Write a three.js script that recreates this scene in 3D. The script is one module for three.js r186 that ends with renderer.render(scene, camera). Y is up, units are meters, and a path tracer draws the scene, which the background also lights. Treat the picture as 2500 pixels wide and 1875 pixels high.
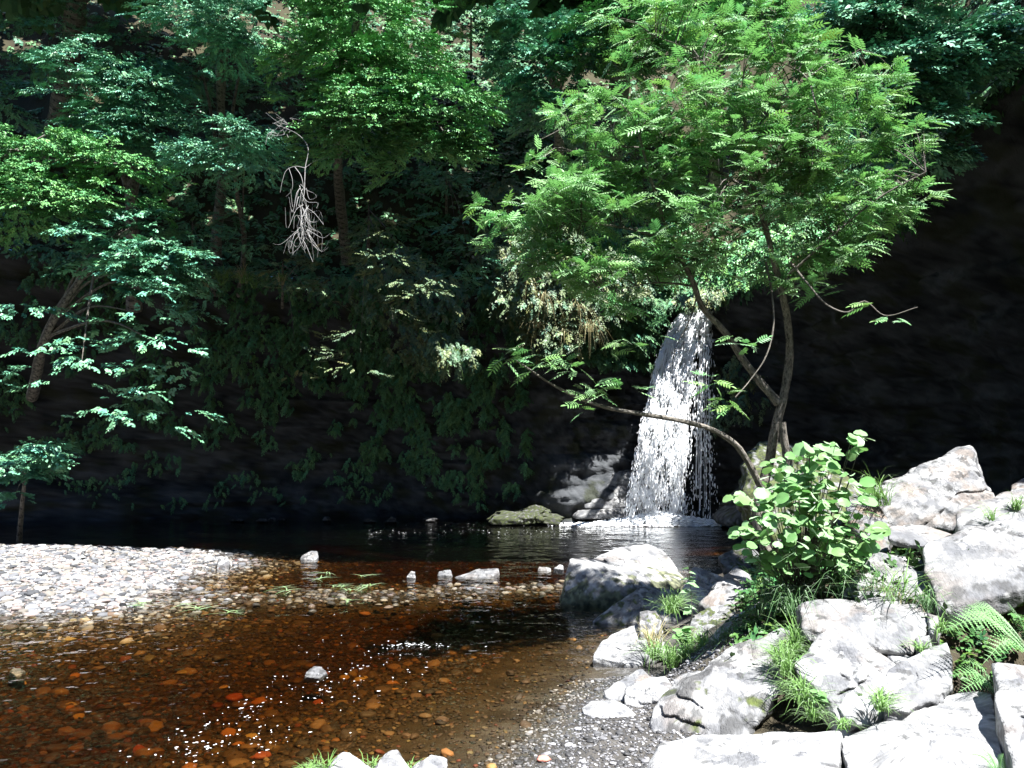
import * as THREE from 'three';
import { Sky } from 'three/addons/objects/Sky.js';
import { ConvexHull } from 'three/addons/math/ConvexHull.js';
import { mergeGeometries, mergeVertices } from 'three/addons/utils/BufferGeometryUtils.js';
import { createNoise3D } from 'simplex-noise';

// ---------- camera, sky, sun, exposure ----------
const scene = new THREE.Scene();
const EYE = 1.65, FOV = 50, PITCH = THREE.MathUtils.degToRad(4.8);
const camera = new THREE.PerspectiveCamera(FOV, 4 / 3, 0.05, 400);
camera.position.set(0, EYE, 0);
camera.lookAt(0, EYE + Math.sin(PITCH), -Math.cos(PITCH));
scene.add(camera);
const SUN = new THREE.Vector3(0.25, 0.88, 0.4).normalize();
const sky = new Sky();
sky.scale.setScalar(300);
sky.name = 'sky'; sky.userData = { kind: 'structure' };
const su = sky.material.uniforms;
su.sunPosition.value.copy(SUN); su.turbidity.value = 1.5; su.rayleigh.value = 1.0; su.mieCoefficient.value = 0.002;
scene.add(sky);
scene.environmentIntensity = 0.1;
const sun = new THREE.DirectionalLight(new THREE.Color(1, 0.985, 0.955), 5);
sun.position.copy(SUN).multiplyScalar(60); sun.castShadow = true;
sun.shadow.mapSize.set(4096, 4096);
Object.assign(sun.shadow.camera, { left: -30, right: 30, top: 30, bottom: -30, near: 1, far: 140 });
scene.add(sun);
const renderer = new THREE.WebGLRenderer({ antialias: true });
renderer.shadowMap.enabled = true;
renderer.toneMapping = THREE.LinearToneMapping;
renderer.toneMappingExposure = 4.0;

// ---------- helpers ----------
function mulberry(a) { return () => { a |= 0; a = a + 0x6D2B79F5 | 0; let t = Math.imul(a ^ a >>> 15, 1 | a); t = t + Math.imul(t ^ t >>> 7, 61 | t) ^ t; return ((t ^ t >>> 14) >>> 0) / 4294967296; }; }
const rnd = mulberry(20240611);
const R = (a, b) => a + (b - a) * rnd();
const gauss = () => (rnd() + rnd() + rnd() + rnd() - 2) * 1.0;
const n3 = createNoise3D(mulberry(77));
const fbm = (x, y, z, o = 4) => { let s = 0, a = 0.5; for (let i = 0; i < o; i++) { s += a * n3(x, y, z); x *= 2.03; y *= 2.03; z *= 2.03; a *= 0.5; } return s; };
const clamp = (x, a = 0, b = 1) => Math.min(b, Math.max(a, x));
const sstep = (a, b, x) => { const t = clamp((x - a) / (b - a)); return t * t * (3 - 2 * t); };
const lerp = (a, b, t) => a + (b - a) * t;
const V = (x, y, z) => new THREE.Vector3(x, y, z);
const F = 937.5 / Math.tan(THREE.MathUtils.degToRad(FOV / 2)), CP = Math.cos(PITCH), SP = Math.sin(PITCH);
// a pixel of the 2500 x 1875 photograph gives a direction; d is the distance along -z, or h the height of what it touches
function ray(px, py) { const x = (px - 1250) / F, y = (937.5 - py) / F; return V(x, y * CP + SP, y * SP - CP); }
function P(px, py, d) { const r = ray(px, py); return r.multiplyScalar(d / -r.z).add(camera.position); }
function G(px, py, h = 0) { const r = ray(px, py); return r.multiplyScalar((h - EYE) / r.y).add(camera.position); }
const used = {};
function numbered(n) { const k = used[n] = (used[n] ?? -1) + 1; return k ? `${n}_${String(k).padStart(3, '0')}` : n; }
function shadows(o) { o.traverse(m => { if (m.isMesh) { m.castShadow = true; m.receiveShadow = true; } }); return o; }
function tag(o, name, label, category, group, kind) {
  o.name = numbered(name); o.userData = {};
  if (label) o.userData.label = label;
  if (category) o.userData.category = category;
  if (group) o.userData.group = group;
  if (kind) o.userData.kind = kind;
  shadows(o); scene.add(o); return o;
}
function part(parent, name, geo, mat, kind) { const m = new THREE.Mesh(geo, mat); m.name = name; if (kind) m.userData.kind = kind; m.castShadow = m.receiveShadow = true; parent.add(m); return m; }
function curveOf(pts) { return new THREE.CatmullRomCurve3(pts, false, 'centripetal'); }
// a tapered, slightly knobbly limb along points
function limb(pts, r0, r1, seg = 24, rad = 8, rough = 0.12, seed = 0) {
  const c = curveOf(pts), fr = c.computeFrenetFrames(seg, false), pos = [], nor = [], uv = [], idx = [];
  const len = c.getLength();
  for (let i = 0; i <= seg; i++) {
    const t = i / seg, p = c.getPointAt(t), r = lerp(r0, r1, Math.pow(t, 0.85));
    for (let j = 0; j <= rad; j++) {
      const a = j / rad * Math.PI * 2, jj = j % rad;
      const k = r * (1 + rough * n3(p.x * 6 + Math.cos(jj / rad * 6.283) * 1.2 + seed, p.y * 5, p.z * 6 + Math.sin(jj / rad * 6.283) * 1.2) + rough * 0.7 * n3(p.x * 2 + seed, p.y * 2, jj * 0.4));
      const n = fr.normals[i].clone().multiplyScalar(Math.cos(a)).addScaledVector(fr.binormals[i], Math.sin(a));
      const q = p.clone().addScaledVector(n, k);
      pos.push(q.x, q.y, q.z); nor.push(n.x, n.y, n.z); uv.push(j / rad * 0.5, t * len);
    }
  }
  for (let i = 0; i < seg; i++) for (let j = 0; j < rad; j++) { const a = i * (rad + 1) + j, b = a + rad + 1; idx.push(a, a + 1, b, b, a + 1, b + 1); }
  const g = new THREE.BufferGeometry();
  g.setAttribute('position', new THREE.Float32BufferAttribute(pos, 3)); g.setAttribute('normal', new THREE.Float32BufferAttribute(nor, 3)); g.setAttribute('uv', new THREE.Float32BufferAttribute(uv, 2)); g.setIndex(idx);
  return g;
}

// ---------- textures ----------
function tileNoise(size, fn) { const d = new Uint8Array(size * size * 4); for (let y = 0; y < size; y++) for (let x = 0; x < size; x++) { const v = fn(x / size, y / size), o = (y * size + x) * 4; d[o] = d[o + 1] = d[o + 2] = clamp(v) * 255; d[o + 3] = 255; } const t = new THREE.DataTexture(d, size, size); t.wrapS = t.wrapT = THREE.RepeatWrapping; t.magFilter = THREE.LinearFilter; t.minFilter = THREE.LinearMipmapLinearFilter; t.generateMipmaps = true; t.needsUpdate = true; return t; }
// periodic noise from a torus in the simplex field
function per(u, v, f, s = 0) { // f periods
  const a = u * 6.28318, b = v * 6.28318, k = f / 6.28318;
  return (n3(Math.cos(a) * k + s, Math.sin(a) * k, Math.cos(b) * k * 0.999) + n3(Math.sin(b) * k + 5.1 + s, Math.cos(a) * k * 1.01, Math.sin(a) * k + 3.3)) * 0.5 + 0.25 * n3(Math.cos(b) * k, Math.sin(b) * k + s, Math.sin(a) * k + 9);
}
const rockBump = tileNoise(512, (u, v) => 0.5 + 0.28 * per(u, v, 6) + 0.2 * per(u, v, 17, 3) + 0.16 * per(u, v, 45, 7) + 0.1 * per(u, v, 110, 11));
const waterBump = tileNoise(1024, (u, v) => 0.5 + 0.2 * per(u, v, 5, 1) + 0.17 * per(u, v, 12, 4) + 0.1 * per(u, v, 27, 8) + 0.05 * per(u, v, 60, 14));
waterBump.repeat.set(1 / 4, 1 / 3);

// ---------- materials ----------
const lin = (r, g, b) => new THREE.Color().setRGB(r, g, b);
const rockMat = new THREE.MeshStandardMaterial({ color: 0xffffff, vertexColors: true, roughness: 0.92, bumpMap: rockBump, bumpScale: 0.012 });
const wetRockMat = new THREE.MeshPhysicalMaterial({ color: 0xffffff, vertexColors: true, roughness: 0.8, specularIntensity: 0.3, bumpMap: rockBump, bumpScale: 0.03 });
const groundMat = new THREE.MeshPhysicalMaterial({ color: 0xffffff, vertexColors: true, roughness: 0.95, specularIntensity: 0.3, bumpMap: rockBump, bumpScale: 0.02 });
const leafMat = (r, g, b, tr = 0.35, coat = 0.5) => new THREE.MeshPhysicalMaterial({ color: lin(r, g, b), roughness: tr ? 1 : 0.6, transmission: tr, thickness: 0, clearcoat: coat, clearcoatRoughness: 0.35, specularIntensity: tr ? 1 : 0.4, side: THREE.DoubleSide });
const barkMap = tileNoise(256, (u, v) => 0.42 + 0.4 * per(u, v, 5, 21) + 0.3 * per(u, v, 14, 25) + 0.2 * per(u, v, 40, 29));
barkMap.repeat.set(2, 2.5);
const barkMat = new THREE.MeshStandardMaterial({ color: lin(0.3, 0.27, 0.23), map: barkMap, roughness: 0.9, bumpMap: rockBump, bumpScale: 0.01 });
const darkBarkMat = barkMat;
const deadMat = new THREE.MeshStandardMaterial({ color: lin(0.3, 0.295, 0.285), roughness: 0.9 });
const whiteWater = new THREE.MeshPhysicalMaterial({ color: lin(0.93, 0.95, 0.97), roughness: 0.5, side: THREE.DoubleSide });

// ---------- the ground: stream bed, gravel bar and bank as one sheet ----------
const barPoly = [[-700, 1500], [0, 1492], [250, 1482], [330, 1450], [430, 1402], [560, 1372], [470, 1346], [200, 1338], [0, 1340], [-700, 1340]].map(([x, y]) => { const p = G(x, y, 0); return [p.x, -p.z]; });
function polyDist(x, d, poly) { // negative inside
  let inside = false, best = 1e9;
  for (let i = 0, j = poly.length - 1; i < poly.length; j = i++) {
    const [xi, yi] = poly[i], [xj, yj] = poly[j];
    if ((yi > d) !== (yj > d) && x < (xj - xi) * (d - yi) / (yj - yi) + xi) inside = !inside;
    const t = clamp(((x - xi) * (xj - xi) + (d - yi) * (yj - yi)) / ((xj - xi) ** 2 + (yj - yi) ** 2));
    best = Math.min(best, Math.hypot(x - xi - t * (xj - xi), d - yi - t * (yj - yi)));
  }
  return inside ? -best : best;
}
function pw(tab, x) { if (x <= tab[0][0]) return tab[0][1]; for (let i = 1; i < tab.length; i++) if (x <= tab[i][0]) { const t = (x - tab[i - 1][0]) / (tab[i][0] - tab[i - 1][0]); return lerp(tab[i - 1][1], tab[i][1], t); } return tab[tab.length - 1][1]; }
const SHORE = [[-4, -0.8], [2, -0.4], [3.5, -0.05], [4.5, 0.25], [5.4, 0.58], [6.65, 1.0], [8.6, 1.5], [11.5, 2.6], [13.3, 4.0], [16, 5.2], [20, 7.5]];
const BANKK = [[2.5, 0.05], [4.0, 0.08], [4.6, 0.05], [5.0, 0.08], [5.35, 0.3], [5.8, 0.8], [6.2, 0.85], [8, 0.7], [10, 0.4], [14, 0.35]];
function groundH(x, d) {
  const nz = 0.5 * fbm(x * 0.7, d * 0.7, 3.1, 3);
  // bed
  let h = lerp(-0.36, -0.17, sstep(9, 11.5, d)) - 0.9 * sstep(13.9, 15.2, d) * sstep(-14, -9, x);
  // shallow riffle running from the bar to the water boulder
  const ax = -4.6, ad = 9.5, bx = 1.0, bd = 10.6; const t = clamp(((x - ax) * (bx - ax) + (d - ad) * (bd - ad)) / ((bx - ax) ** 2 + (bd - ad) ** 2));
  const dist = Math.hypot(x - ax - t * (bx - ax), d - ad - t * (bd - ad)); h = lerp(h, -0.045, Math.exp(-((dist / lerp(1.5, 0.7, t)) ** 2)));
  h += nz * 0.09;
  // gravel bar
  const pd = polyDist(x, d, barPoly) + nz * 0.5;
  h = Math.max(h, pd < 0 ? 0.0 + Math.min(0.24, -pd * 0.13) + nz * 0.03 : -pd * 0.075);
  // right bank and the beach
  const s = x - pw(SHORE, d) + nz * 0.15, k = pw(BANKK, d);
  const beach = s < 0 ? s * 0.09 : 0;
  const rise = s > 0 ? 1.05 * (1 - Math.exp(-k * Math.max(0, s - 0.25) / 1.05)) + 0.03 * Math.min(s, 0.25) : 0;
  h = Math.max(h, s > 0 ? rise + nz * 0.05 * sstep(0, 0.5, s) + 0.002 : beach);
  // the near bank the photographer stands on
  const nb = (3.85 + 0.15 * Math.sin(x * 1.3) + nz * 0.3) - d; h = Math.max(h, nb > 0 ? Math.min(0.12, nb * 0.3) : nb * 0.45);
  return h;
}
function sheet(x0, x1, nx, d0, d1, nd, bend, color) {
  const pos = [], col = [], uv = [], idx = [];
  for (let j = 0; j <= nd; j++) for (let i = 0; i <= nx; i++) {
    const d = d0 + (d1 - d0) * Math.pow(j / nd, bend), x = lerp(x0, x1, i / nx), y = groundH(x, d);
    pos.push(x, y, -d); uv.push(x / 0.9, d / 0.9); const c = color(x, y, d); col.push(c[0], c[1], c[2]);
  }
  for (let j = 0; j < nd; j++) for (let i = 0; i < nx; i++) { const a = j * (nx + 1) + i, b = a + nx + 1; idx.push(a, a + 1, b, b, a + 1, b + 1); }
  const g = new THREE.BufferGeometry(); g.setAttribute('position', new THREE.Float32BufferAttribute(pos, 3)); g.setAttribute('color', new THREE.Float32BufferAttribute(col, 3)); g.setAttribute('uv', new THREE.Float32BufferAttribute(uv, 2)); g.setIndex(idx); g.computeVertexNormals(); return g;
}
const mixc = (a, b, t) => [lerp(a[0], b[0], t), lerp(a[1], b[1], t), lerp(a[2], b[2], t)];
const bedGeo = sheet(-27, 13, 420, -21, 27, 480, 1, (x, y, d) => {
  const n = fbm(x * 3, d * 3, 0, 4), n2 = fbm(x * 11, d * 11, 5, 3), s = x - pw(SHORE, d);
  const sand = mixc([0.04, 0.038, 0.036], [0.1, 0.093, 0.085], clamp(0.5 + n2)), silt = mixc([0.02, 0.016, 0.011], [0.05, 0.04, 0.028], clamp(0.5 + n + n2 * 0.6)), soil = mixc([0.03, 0.025, 0.018], [0.07, 0.06, 0.038], clamp(0.5 + n + n2));
  let c = silt; c = mixc(c, sand, sstep(-0.9, -0.1, s + n * 0.6) * (d < 9 ? 1 : 0.3));
  if (polyDist(x, d, barPoly) < 0.4) c = mixc(c, [0.14, 0.13, 0.12], 0.6);
  return mixc(c, soil, sstep(0.45, 0.9, s + n * 0.5));
});
const ground = new THREE.Mesh(bedGeo, groundMat); tag(ground, 'ground', null, null, null, 'structure');

// ---------- water: a body that stains light with depth, under a reflecting surface ----------
const bodyMat = new THREE.MeshPhysicalMaterial({ color: lin(0.05, 0.03, 0.012), roughness: 1, transparent: true, opacity: 0.01, thickness: 1, attenuationColor: lin(0.42, 0.22, 0.065), attenuationDistance: 0.62, depthWrite: false });
const body = new THREE.Mesh(new THREE.BoxGeometry(40, 2.4, 32), bodyMat); body.position.set(-7, -1.208, -11);
tag(body, 'stream', null, null, null, 'structure'); body.castShadow = false;
const surfGeo = new THREE.PlaneGeometry(40, 32, 200, 200); surfGeo.rotateX(-Math.PI / 2);
{ const p = surfGeo.attributes.position, uv = surfGeo.attributes.uv; for (let i = 0; i < p.count; i++) { const x = p.getX(i) - 7, z = p.getZ(i) - 11; p.setY(i, 0.006 * n3(x * 0.9, z * 1.3, 0) + 0.003 * n3(x * 2.5, z * 3.5, 4)); uv.setXY(i, x, z); } surfGeo.computeVertexNormals(); }
const surfMat = new THREE.MeshPhysicalMaterial({ color: 0xffffff, roughness: 0.04, transmission: 1, thickness: 0, ior: 1.33, bumpMap: waterBump, bumpScale: 0.03, side: THREE.DoubleSide });
const surf = new THREE.Mesh(surfGeo, surfMat); surf.position.set(-7, 0, -11); tag(surf, 'water', null, null, null, 'structure'); surf.castShadow = false;

// ---------- cliff and wooded hillside ----------
// lip line of the gorge: x, distance, lip height, how far the face below is cut back
const LIP = [[-26, -4, 8, 1], [-24, 3, 7.5, 1.2], [-20, 10, 7, 1.6], [-15, 15, 6.2, 2.0], [-9, 18, 5.9, 4], [-4, 18.7, 5.6, 4.6], [-0.5, 19.0, 5.4, 3.2], [1.6, 19.3, 5.3, 1.1], [3.1, 19.9, 5.3, 1.0], [4.5, 20.4, 5.32, 1.2], [5.2, 18.6, 5.4, 3.6], [5.5, 16, 5.5, 4.6], [5.8, 13.6, 5.6, 4.6], [6.3, 11, 6.2, 4.2], [7.2, 8.4, 7.6, 3.4], [8.6, 5, 9, 2.6], [9.6, 0, 9.5, 2], [10, -8, 9.5, 2], [8.5, -14, 10, 1.5], [2, -18, 10, 1.5], [-8, -19, 10, 1.5], [-18, -16, 9, 1.5], [-25.5, -8, 8, 1]];  // unseen stretch behind the camera added to keep sky light out of the gorge
const lipCurve = new THREE.CatmullRomCurve3(LIP.map(l => V(l[0], l[2], -l[1])), false, 'centripetal');
function lipAt(t) { // t in 0..1 over the control points
  const k = t * (LIP.length - 1), i = Math.min(LIP.length - 2, Math.floor(k)), f = k - i;
  const p = lipCurve.getPoint(t), q = lipCurve.getPoint(Math.min(1, t + 0.004)), q0 = lipCurve.getPoint(Math.max(0, t - 0.004));
  const tan = q.sub(q0).setY(0).normalize(); // pool lies to the right of the walking direction
  return { p, out: V(-tan.z, 0, tan.x).multiplyScalar(1), rec: lerp(LIP[i][3], LIP[i + 1][3], f * f * (3 - 2 * f)) };
}
function cliffPoint(t, y) { // y from -1 up to the lip
  const { p, out, rec } = lipAt(t), H = p.y, v = clamp(y / H);
  const cave = rec * (1 - Math.pow(v, 2.2)) * (0.75 + 0.25 * sstep(0, 0.25, v)) ;
  const s = p.x * 0.8 + p.z * 0.6;
  const strata = 0.16 * (Math.floor(y * 2.6 + 0.5 * n3(s * 0.25, 0, y * 0.3)) % 2 ? 1 : 0) * (0.6 + 0.4 * n3(s * 0.5, y, 3)) + 0.1 * n3(s * 0.15, y * 5.5, 1);
  const big = 0.5 * fbm(p.x * 0.35, y * 0.4, p.z * 0.35, 3), fine = 0.14 * fbm(p.x * 1.7, y * 2.5, p.z * 1.7, 3);
  const q = p.clone().setY(y).addScaledVector(out, -cave + strata + big * (1 - 0.6 * Math.pow(v, 6)) + fine);
  return q;
}
{
  const nt = 660, ny = 100, pos = [], col = [], uv = [], idx = [];
  for (let j = 0; j <= ny; j++) for (let i = 0; i <= nt; i++) {
    const t = i / nt, H = lipAt(t).p.y, y = lerp(-1.2, H, j / ny), q = cliffPoint(t, y);
    pos.push(q.x, q.y, q.z); uv.push((q.x + q.z) / 0.9, q.y / 0.9);
    const n = fbm(q.x * 0.8, q.y * 1.2, q.z * 0.8, 4), n2 = fbm(q.x * 3, q.y * 6, q.z * 3, 3);
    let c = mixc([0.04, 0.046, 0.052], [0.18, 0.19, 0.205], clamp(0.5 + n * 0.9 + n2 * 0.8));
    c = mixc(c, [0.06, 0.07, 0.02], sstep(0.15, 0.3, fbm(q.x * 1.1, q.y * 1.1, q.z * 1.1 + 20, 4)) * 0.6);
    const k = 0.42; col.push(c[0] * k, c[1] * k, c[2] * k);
  }
  for (let j = 0; j < ny; j++) for (let i = 0; i < nt; i++) { const a = j * (nt + 1) + i, b = a + nt + 1; idx.push(a, a + 1, b, b, a + 1, b + 1); }
  const g = new THREE.BufferGeometry(); g.setAttribute('position', new THREE.Float32BufferAttribute(pos, 3)); g.setAttribute('color', new THREE.Float32BufferAttribute(col, 3)); g.setAttribute('uv', new THREE.Float32BufferAttribute(uv, 2)); g.setIndex(idx); g.computeVertexNormals();
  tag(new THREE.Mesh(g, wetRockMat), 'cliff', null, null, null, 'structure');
}
function hillPoint(t, k) { // k metres behind the lip, measured level
  const { p, out } = lipAt(t);
  const base = cliffPoint(t, p.y), r = k < 0.6 ? k * 0.8 : 0.48 + (k - 0.6) * 1.35;
  const q = base.clone().addScaledVector(out, -k); q.y += r + (k > 0.2 ? 0.6 : 0) * fbm(q.x * 0.5, q.z * 0.5, 9, 3) * sstep(0.2, 2, k);
  return q;
}
{
  const nt = 380, ny = 50, pos = [], col = [], uv = [], idx = [];
  for (let j = 0; j <= ny; j++) for (let i = 0; i <= nt; i++) {
    const q = hillPoint(i / nt, 24 * Math.pow(j / ny, 1.6)); pos.push(q.x, q.y, q.z); uv.push(q.x / 0.9, (q.y - q.z) / 1.4);
    const n = fbm(q.x * 1.2, q.y * 1.2, q.z * 1.2, 4); const c = mixc([0.03, 0.025, 0.018], [0.06, 0.055, 0.03], clamp(0.5 + n)); col.push(...c);
  }
  for (let j = 0; j < ny; j++) for (let i = 0; i < nt; i++) { const a = j * (nt + 1) + i, b = a + nt + 1; idx.push(a, a + 1, b, b, a + 1, b + 1); }
  const g = new THREE.BufferGeometry(); g.setAttribute('position', new THREE.Float32BufferAttribute(pos, 3)); g.setAttribute('color', new THREE.Float32BufferAttribute(col, 3)); g.setAttribute('uv', new THREE.Float32BufferAttribute(uv, 2)); g.setIndex(idx); g.computeVertexNormals();
  tag(new THREE.Mesh(g, groundMat), 'hillside', null, null, null, 'structure');
}

// ---------- leaves ----------
function leafGeo(L, W, fold = 0.25, droop = 0.12) { // a pointed blade along +z, folded on its midrib, six triangles
  const zs = [0, 0.28, 0.62, 1], ws = [0.05, 0.5, 0.42, 0], pos = [], idx = [];
  zs.forEach((z, i) => { const w = ws[i] * W, y = -droop * L * z * z; pos.push(-w, y + fold * w, z * L, 0, y, z * L, w, y + fold * w, z * L); });
  for (let i = 0; i < 3; i++) { const a = i * 3, b = a + 3; idx.push(a, a + 1, b + 1, a + 1, a + 2, b + 1); if (i < 2) idx.push(a, b + 1, b, a + 2, b + 2, b + 1); }
  const g = new THREE.BufferGeometry(); g.setAttribute('position', new THREE.Float32BufferAttribute(pos, 3)); g.setIndex(idx); g.computeVertexNormals(); return g;
}
function placed(g, pos, dir, up, s = 1) { const z = dir.clone().normalize(), x = new THREE.Vector3().crossVectors(up, z).normalize(), y = new THREE.Vector3().crossVectors(z, x); return g.clone().applyMatrix4(new THREE.Matrix4().makeBasis(x.multiplyScalar(s), y.multiplyScalar(s), z.multiplyScalar(s)).setPosition(pos)); }
function basis(pos, dir, up, s = 1) { const z = dir.clone().normalize(), x = new THREE.Vector3().crossVectors(up, z).normalize(), y = new THREE.Vector3().crossVectors(z, x); return new THREE.Matrix4().makeBasis(x.multiplyScalar(s), y.multiplyScalar(s), z.multiplyScalar(s)).setPosition(pos); }
// a twig with oval leaves, lying along +z
function twigGeo(n, len, L, W, seed) {
  const r = mulberry(seed), gs = [], lf = leafGeo(L, W);
  for (let i = 0; i < n; i++) { const t = (i + 0.5) / n, side = i % 2 ? 1 : -1, a = i === n - 1 ? 0 : side * (0.6 + 0.6 * r()); gs.push(placed(lf, V((r() - 0.5) * 0.02, (r() - 0.5) * 0.03, t * len), V(Math.sin(a), -0.15 + 0.5 * (r() - 0.5), Math.cos(a)), V((r() - 0.5) * 0.9, 1, (r() - 0.5) * 0.9), 0.75 + 0.5 * r())); }
  return mergeGeometries(gs);
}
const twigOval = twigGeo(9, 0.24, 0.085, 0.055, 5), twigFine = twigGeo(11, 0.24, 0.065, 0.036, 8), twigBig = twigGeo(6, 0.55, 0.34, 0.26, 11);
// a pinnate leaf, leaflets in pairs along +z; the stalk is a thin strip
function pinnate(L, pairs, lw) {
  const gs = [], lf = leafGeo(L * 0.33, L * lw, 0.2, 0.1);
  for (let i = 0; i < pairs; i++) { const t = 0.26 + 0.66 * i / (pairs - 0.4), y = -0.22 * L * t * t, k = 1 - 0.35 * Math.abs(i / pairs - 0.45); for (const s of [-1, 1]) gs.push(placed(lf, V(0, y, t * L), V(s * 1, -0.12, 0.55), V(0, 1, 0), k)); }
  gs.push(placed(lf, V(0, -0.2 * L, 0.95 * L), V(0, -0.3, 1), V(0, 1, 0), 1));
  const st = new THREE.BufferGeometry(); const pos = [], idx = []; for (let i = 0; i <= 4; i++) { const t = i / 4, y = -0.22 * L * t * t; pos.push(-0.0025, y, t * L * 0.97, 0.0025, y, t * L * 0.97); } for (let i = 0; i < 4; i++) { const a = i * 2; idx.push(a, a + 1, a + 2, a + 1, a + 3, a + 2); } st.setAttribute('position', new THREE.Float32BufferAttribute(pos, 3)); st.setIndex(idx); st.computeVertexNormals(); gs.push(st);
  return mergeGeometries(gs);
}
const ashLeaf = pinnate(0.165, 5, 0.1);

function scatter(parent, name, geo, mat, mats, cols) { // many copies as one uncountable part
  const m = new THREE.InstancedMesh(geo, mat, mats.length); mats.forEach((q, i) => { m.setMatrixAt(i, q); if (cols) m.setColorAt(i, cols[i]); });
  m.name = name; m.userData.kind = 'stuff'; m.castShadow = m.receiveShadow = true; parent.add(m); return m;
}
const tint = (v = 0.35, warm = 0.2) => { const k = 1 + v * gauss(), w = warm * gauss(); return new THREE.Color().setRGB(clamp(k * (1 + w), 0.2, 2.2), clamp(k, 0.2, 2.2), clamp(k * (1 - w), 0.2, 2.2)); };
// one leafy spray: a flat fan of twigs that droops at its tip
function spray(out, cols, at, dir, size, n, flat = 0.25, jit = 0.45, scl = 1, v = 0.3) {
  const f = dir.clone().setY(0); if (f.length() < 0.1) f.set(1, 0, 0); f.normalize(); const side = V(-f.z, 0, f.x);
  for (let i = 0; i < n; i++) {
    const u = Math.pow(rnd(), 0.7), w = (rnd() - 0.5) * 1.3 * (0.35 + u * 0.75);
    const p = at.clone().addScaledVector(f, (u - 0.35) * size).addScaledVector(side, w * size); p.y += -0.28 * u * u * size + gauss() * size * flat * 0.35 - Math.abs(w) * 0.12 * size;
    const d = f.clone().multiplyScalar(0.7).addScaledVector(side, w * 1.6 + gauss() * 0.5).add(V(0, -0.25 + gauss() * 0.4, 0));
    out.push(basis(p, d, V(gauss() * jit, 1, gauss() * jit), R(0.75, 1.25) * scl)); cols.push(tint(v));
  }
}
// lobes: [px, py, distance, radius across in px, radius up in px, sprays, twigs in a spray]
function lobes(out, cols, list, opt = {}) {
  const { size = 0.55, thick = 0.8, scl = 1, jit = 0.5, flat = 0.25 } = opt;
  for (const [px, py, d, rx, ry, ns, nt] of list) {
    const c = P(px, py, d), ax = rx * d / F * 1.08, ay = ry * d / F * 1.08, az = Math.max(ax, ay) * thick;
    for (let i = 0; i < ns; i++) {
      const th = R(0, 6.283), r = Math.pow(rnd(), 0.45), yy = R(-1, 1), q = Math.sqrt(1 - yy * yy);
      const o = V(Math.cos(th) * q, yy, Math.sin(th) * q).multiplyScalar(r);
      const at = c.clone().add(V(o.x * ax, o.y * ay, o.z * az));
      if (fbm(at.x * 0.9 + 7, at.y * 1.6, at.z * 0.9, 2) < -0.1) continue;
      spray(out, cols, at, V(o.x + gauss() * 0.4, 0, o.z + gauss() * 0.4 + 0.25), size * R(0.55, 1.3), nt * 2, flat, jit, scl);
    }
  }
}
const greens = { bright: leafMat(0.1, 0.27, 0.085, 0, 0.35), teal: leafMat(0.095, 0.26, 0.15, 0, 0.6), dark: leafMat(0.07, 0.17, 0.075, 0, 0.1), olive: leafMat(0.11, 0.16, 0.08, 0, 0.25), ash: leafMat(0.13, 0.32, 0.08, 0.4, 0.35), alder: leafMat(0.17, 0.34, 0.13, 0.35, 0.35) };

// ---------- woodland trees ----------
function tree(name, label, base, stem, r0, limbsTo, list, mat, geo, opt = {}) {
  const t = new THREE.Group(); t.position.copy(base);
  const bark = opt.bark || darkBarkMat, loc = p => p.clone().sub(base);
  const pts = [V(0, -0.3, 0), ...stem.map(loc)];
  part(t, 'trunk', limb(pts, r0, r0 * 0.35, 26, 9, 0.12, base.x), bark);
  const c = curveOf(pts);
  for (const to of limbsTo) { const e = loc(to), a = c.getPointAt(clamp(0.35 + 0.6 * rnd())), m = a.clone().lerp(e, 0.5).add(V(0, 0.12 * a.distanceTo(e), 0)); part(t, 'branch', limb([a, m, e], r0 * 0.35, r0 * 0.06, 12, 6, 0.1, e.x), bark); }
  const out = [], cols = []; lobes(out, cols, list, opt);
  out.forEach(m => { m.elements[12] -= base.x; m.elements[13] -= base.y; m.elements[14] -= base.z; });
  scatter(t, 'foliage', geo, mat, out, cols);
  return tag(t, name, label, 'tree', 'trees of the wooded gorge');
}
const limbTargets = (list, n) => list.slice(0, n).map(([px, py, d]) => P(px, py, d));

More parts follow.
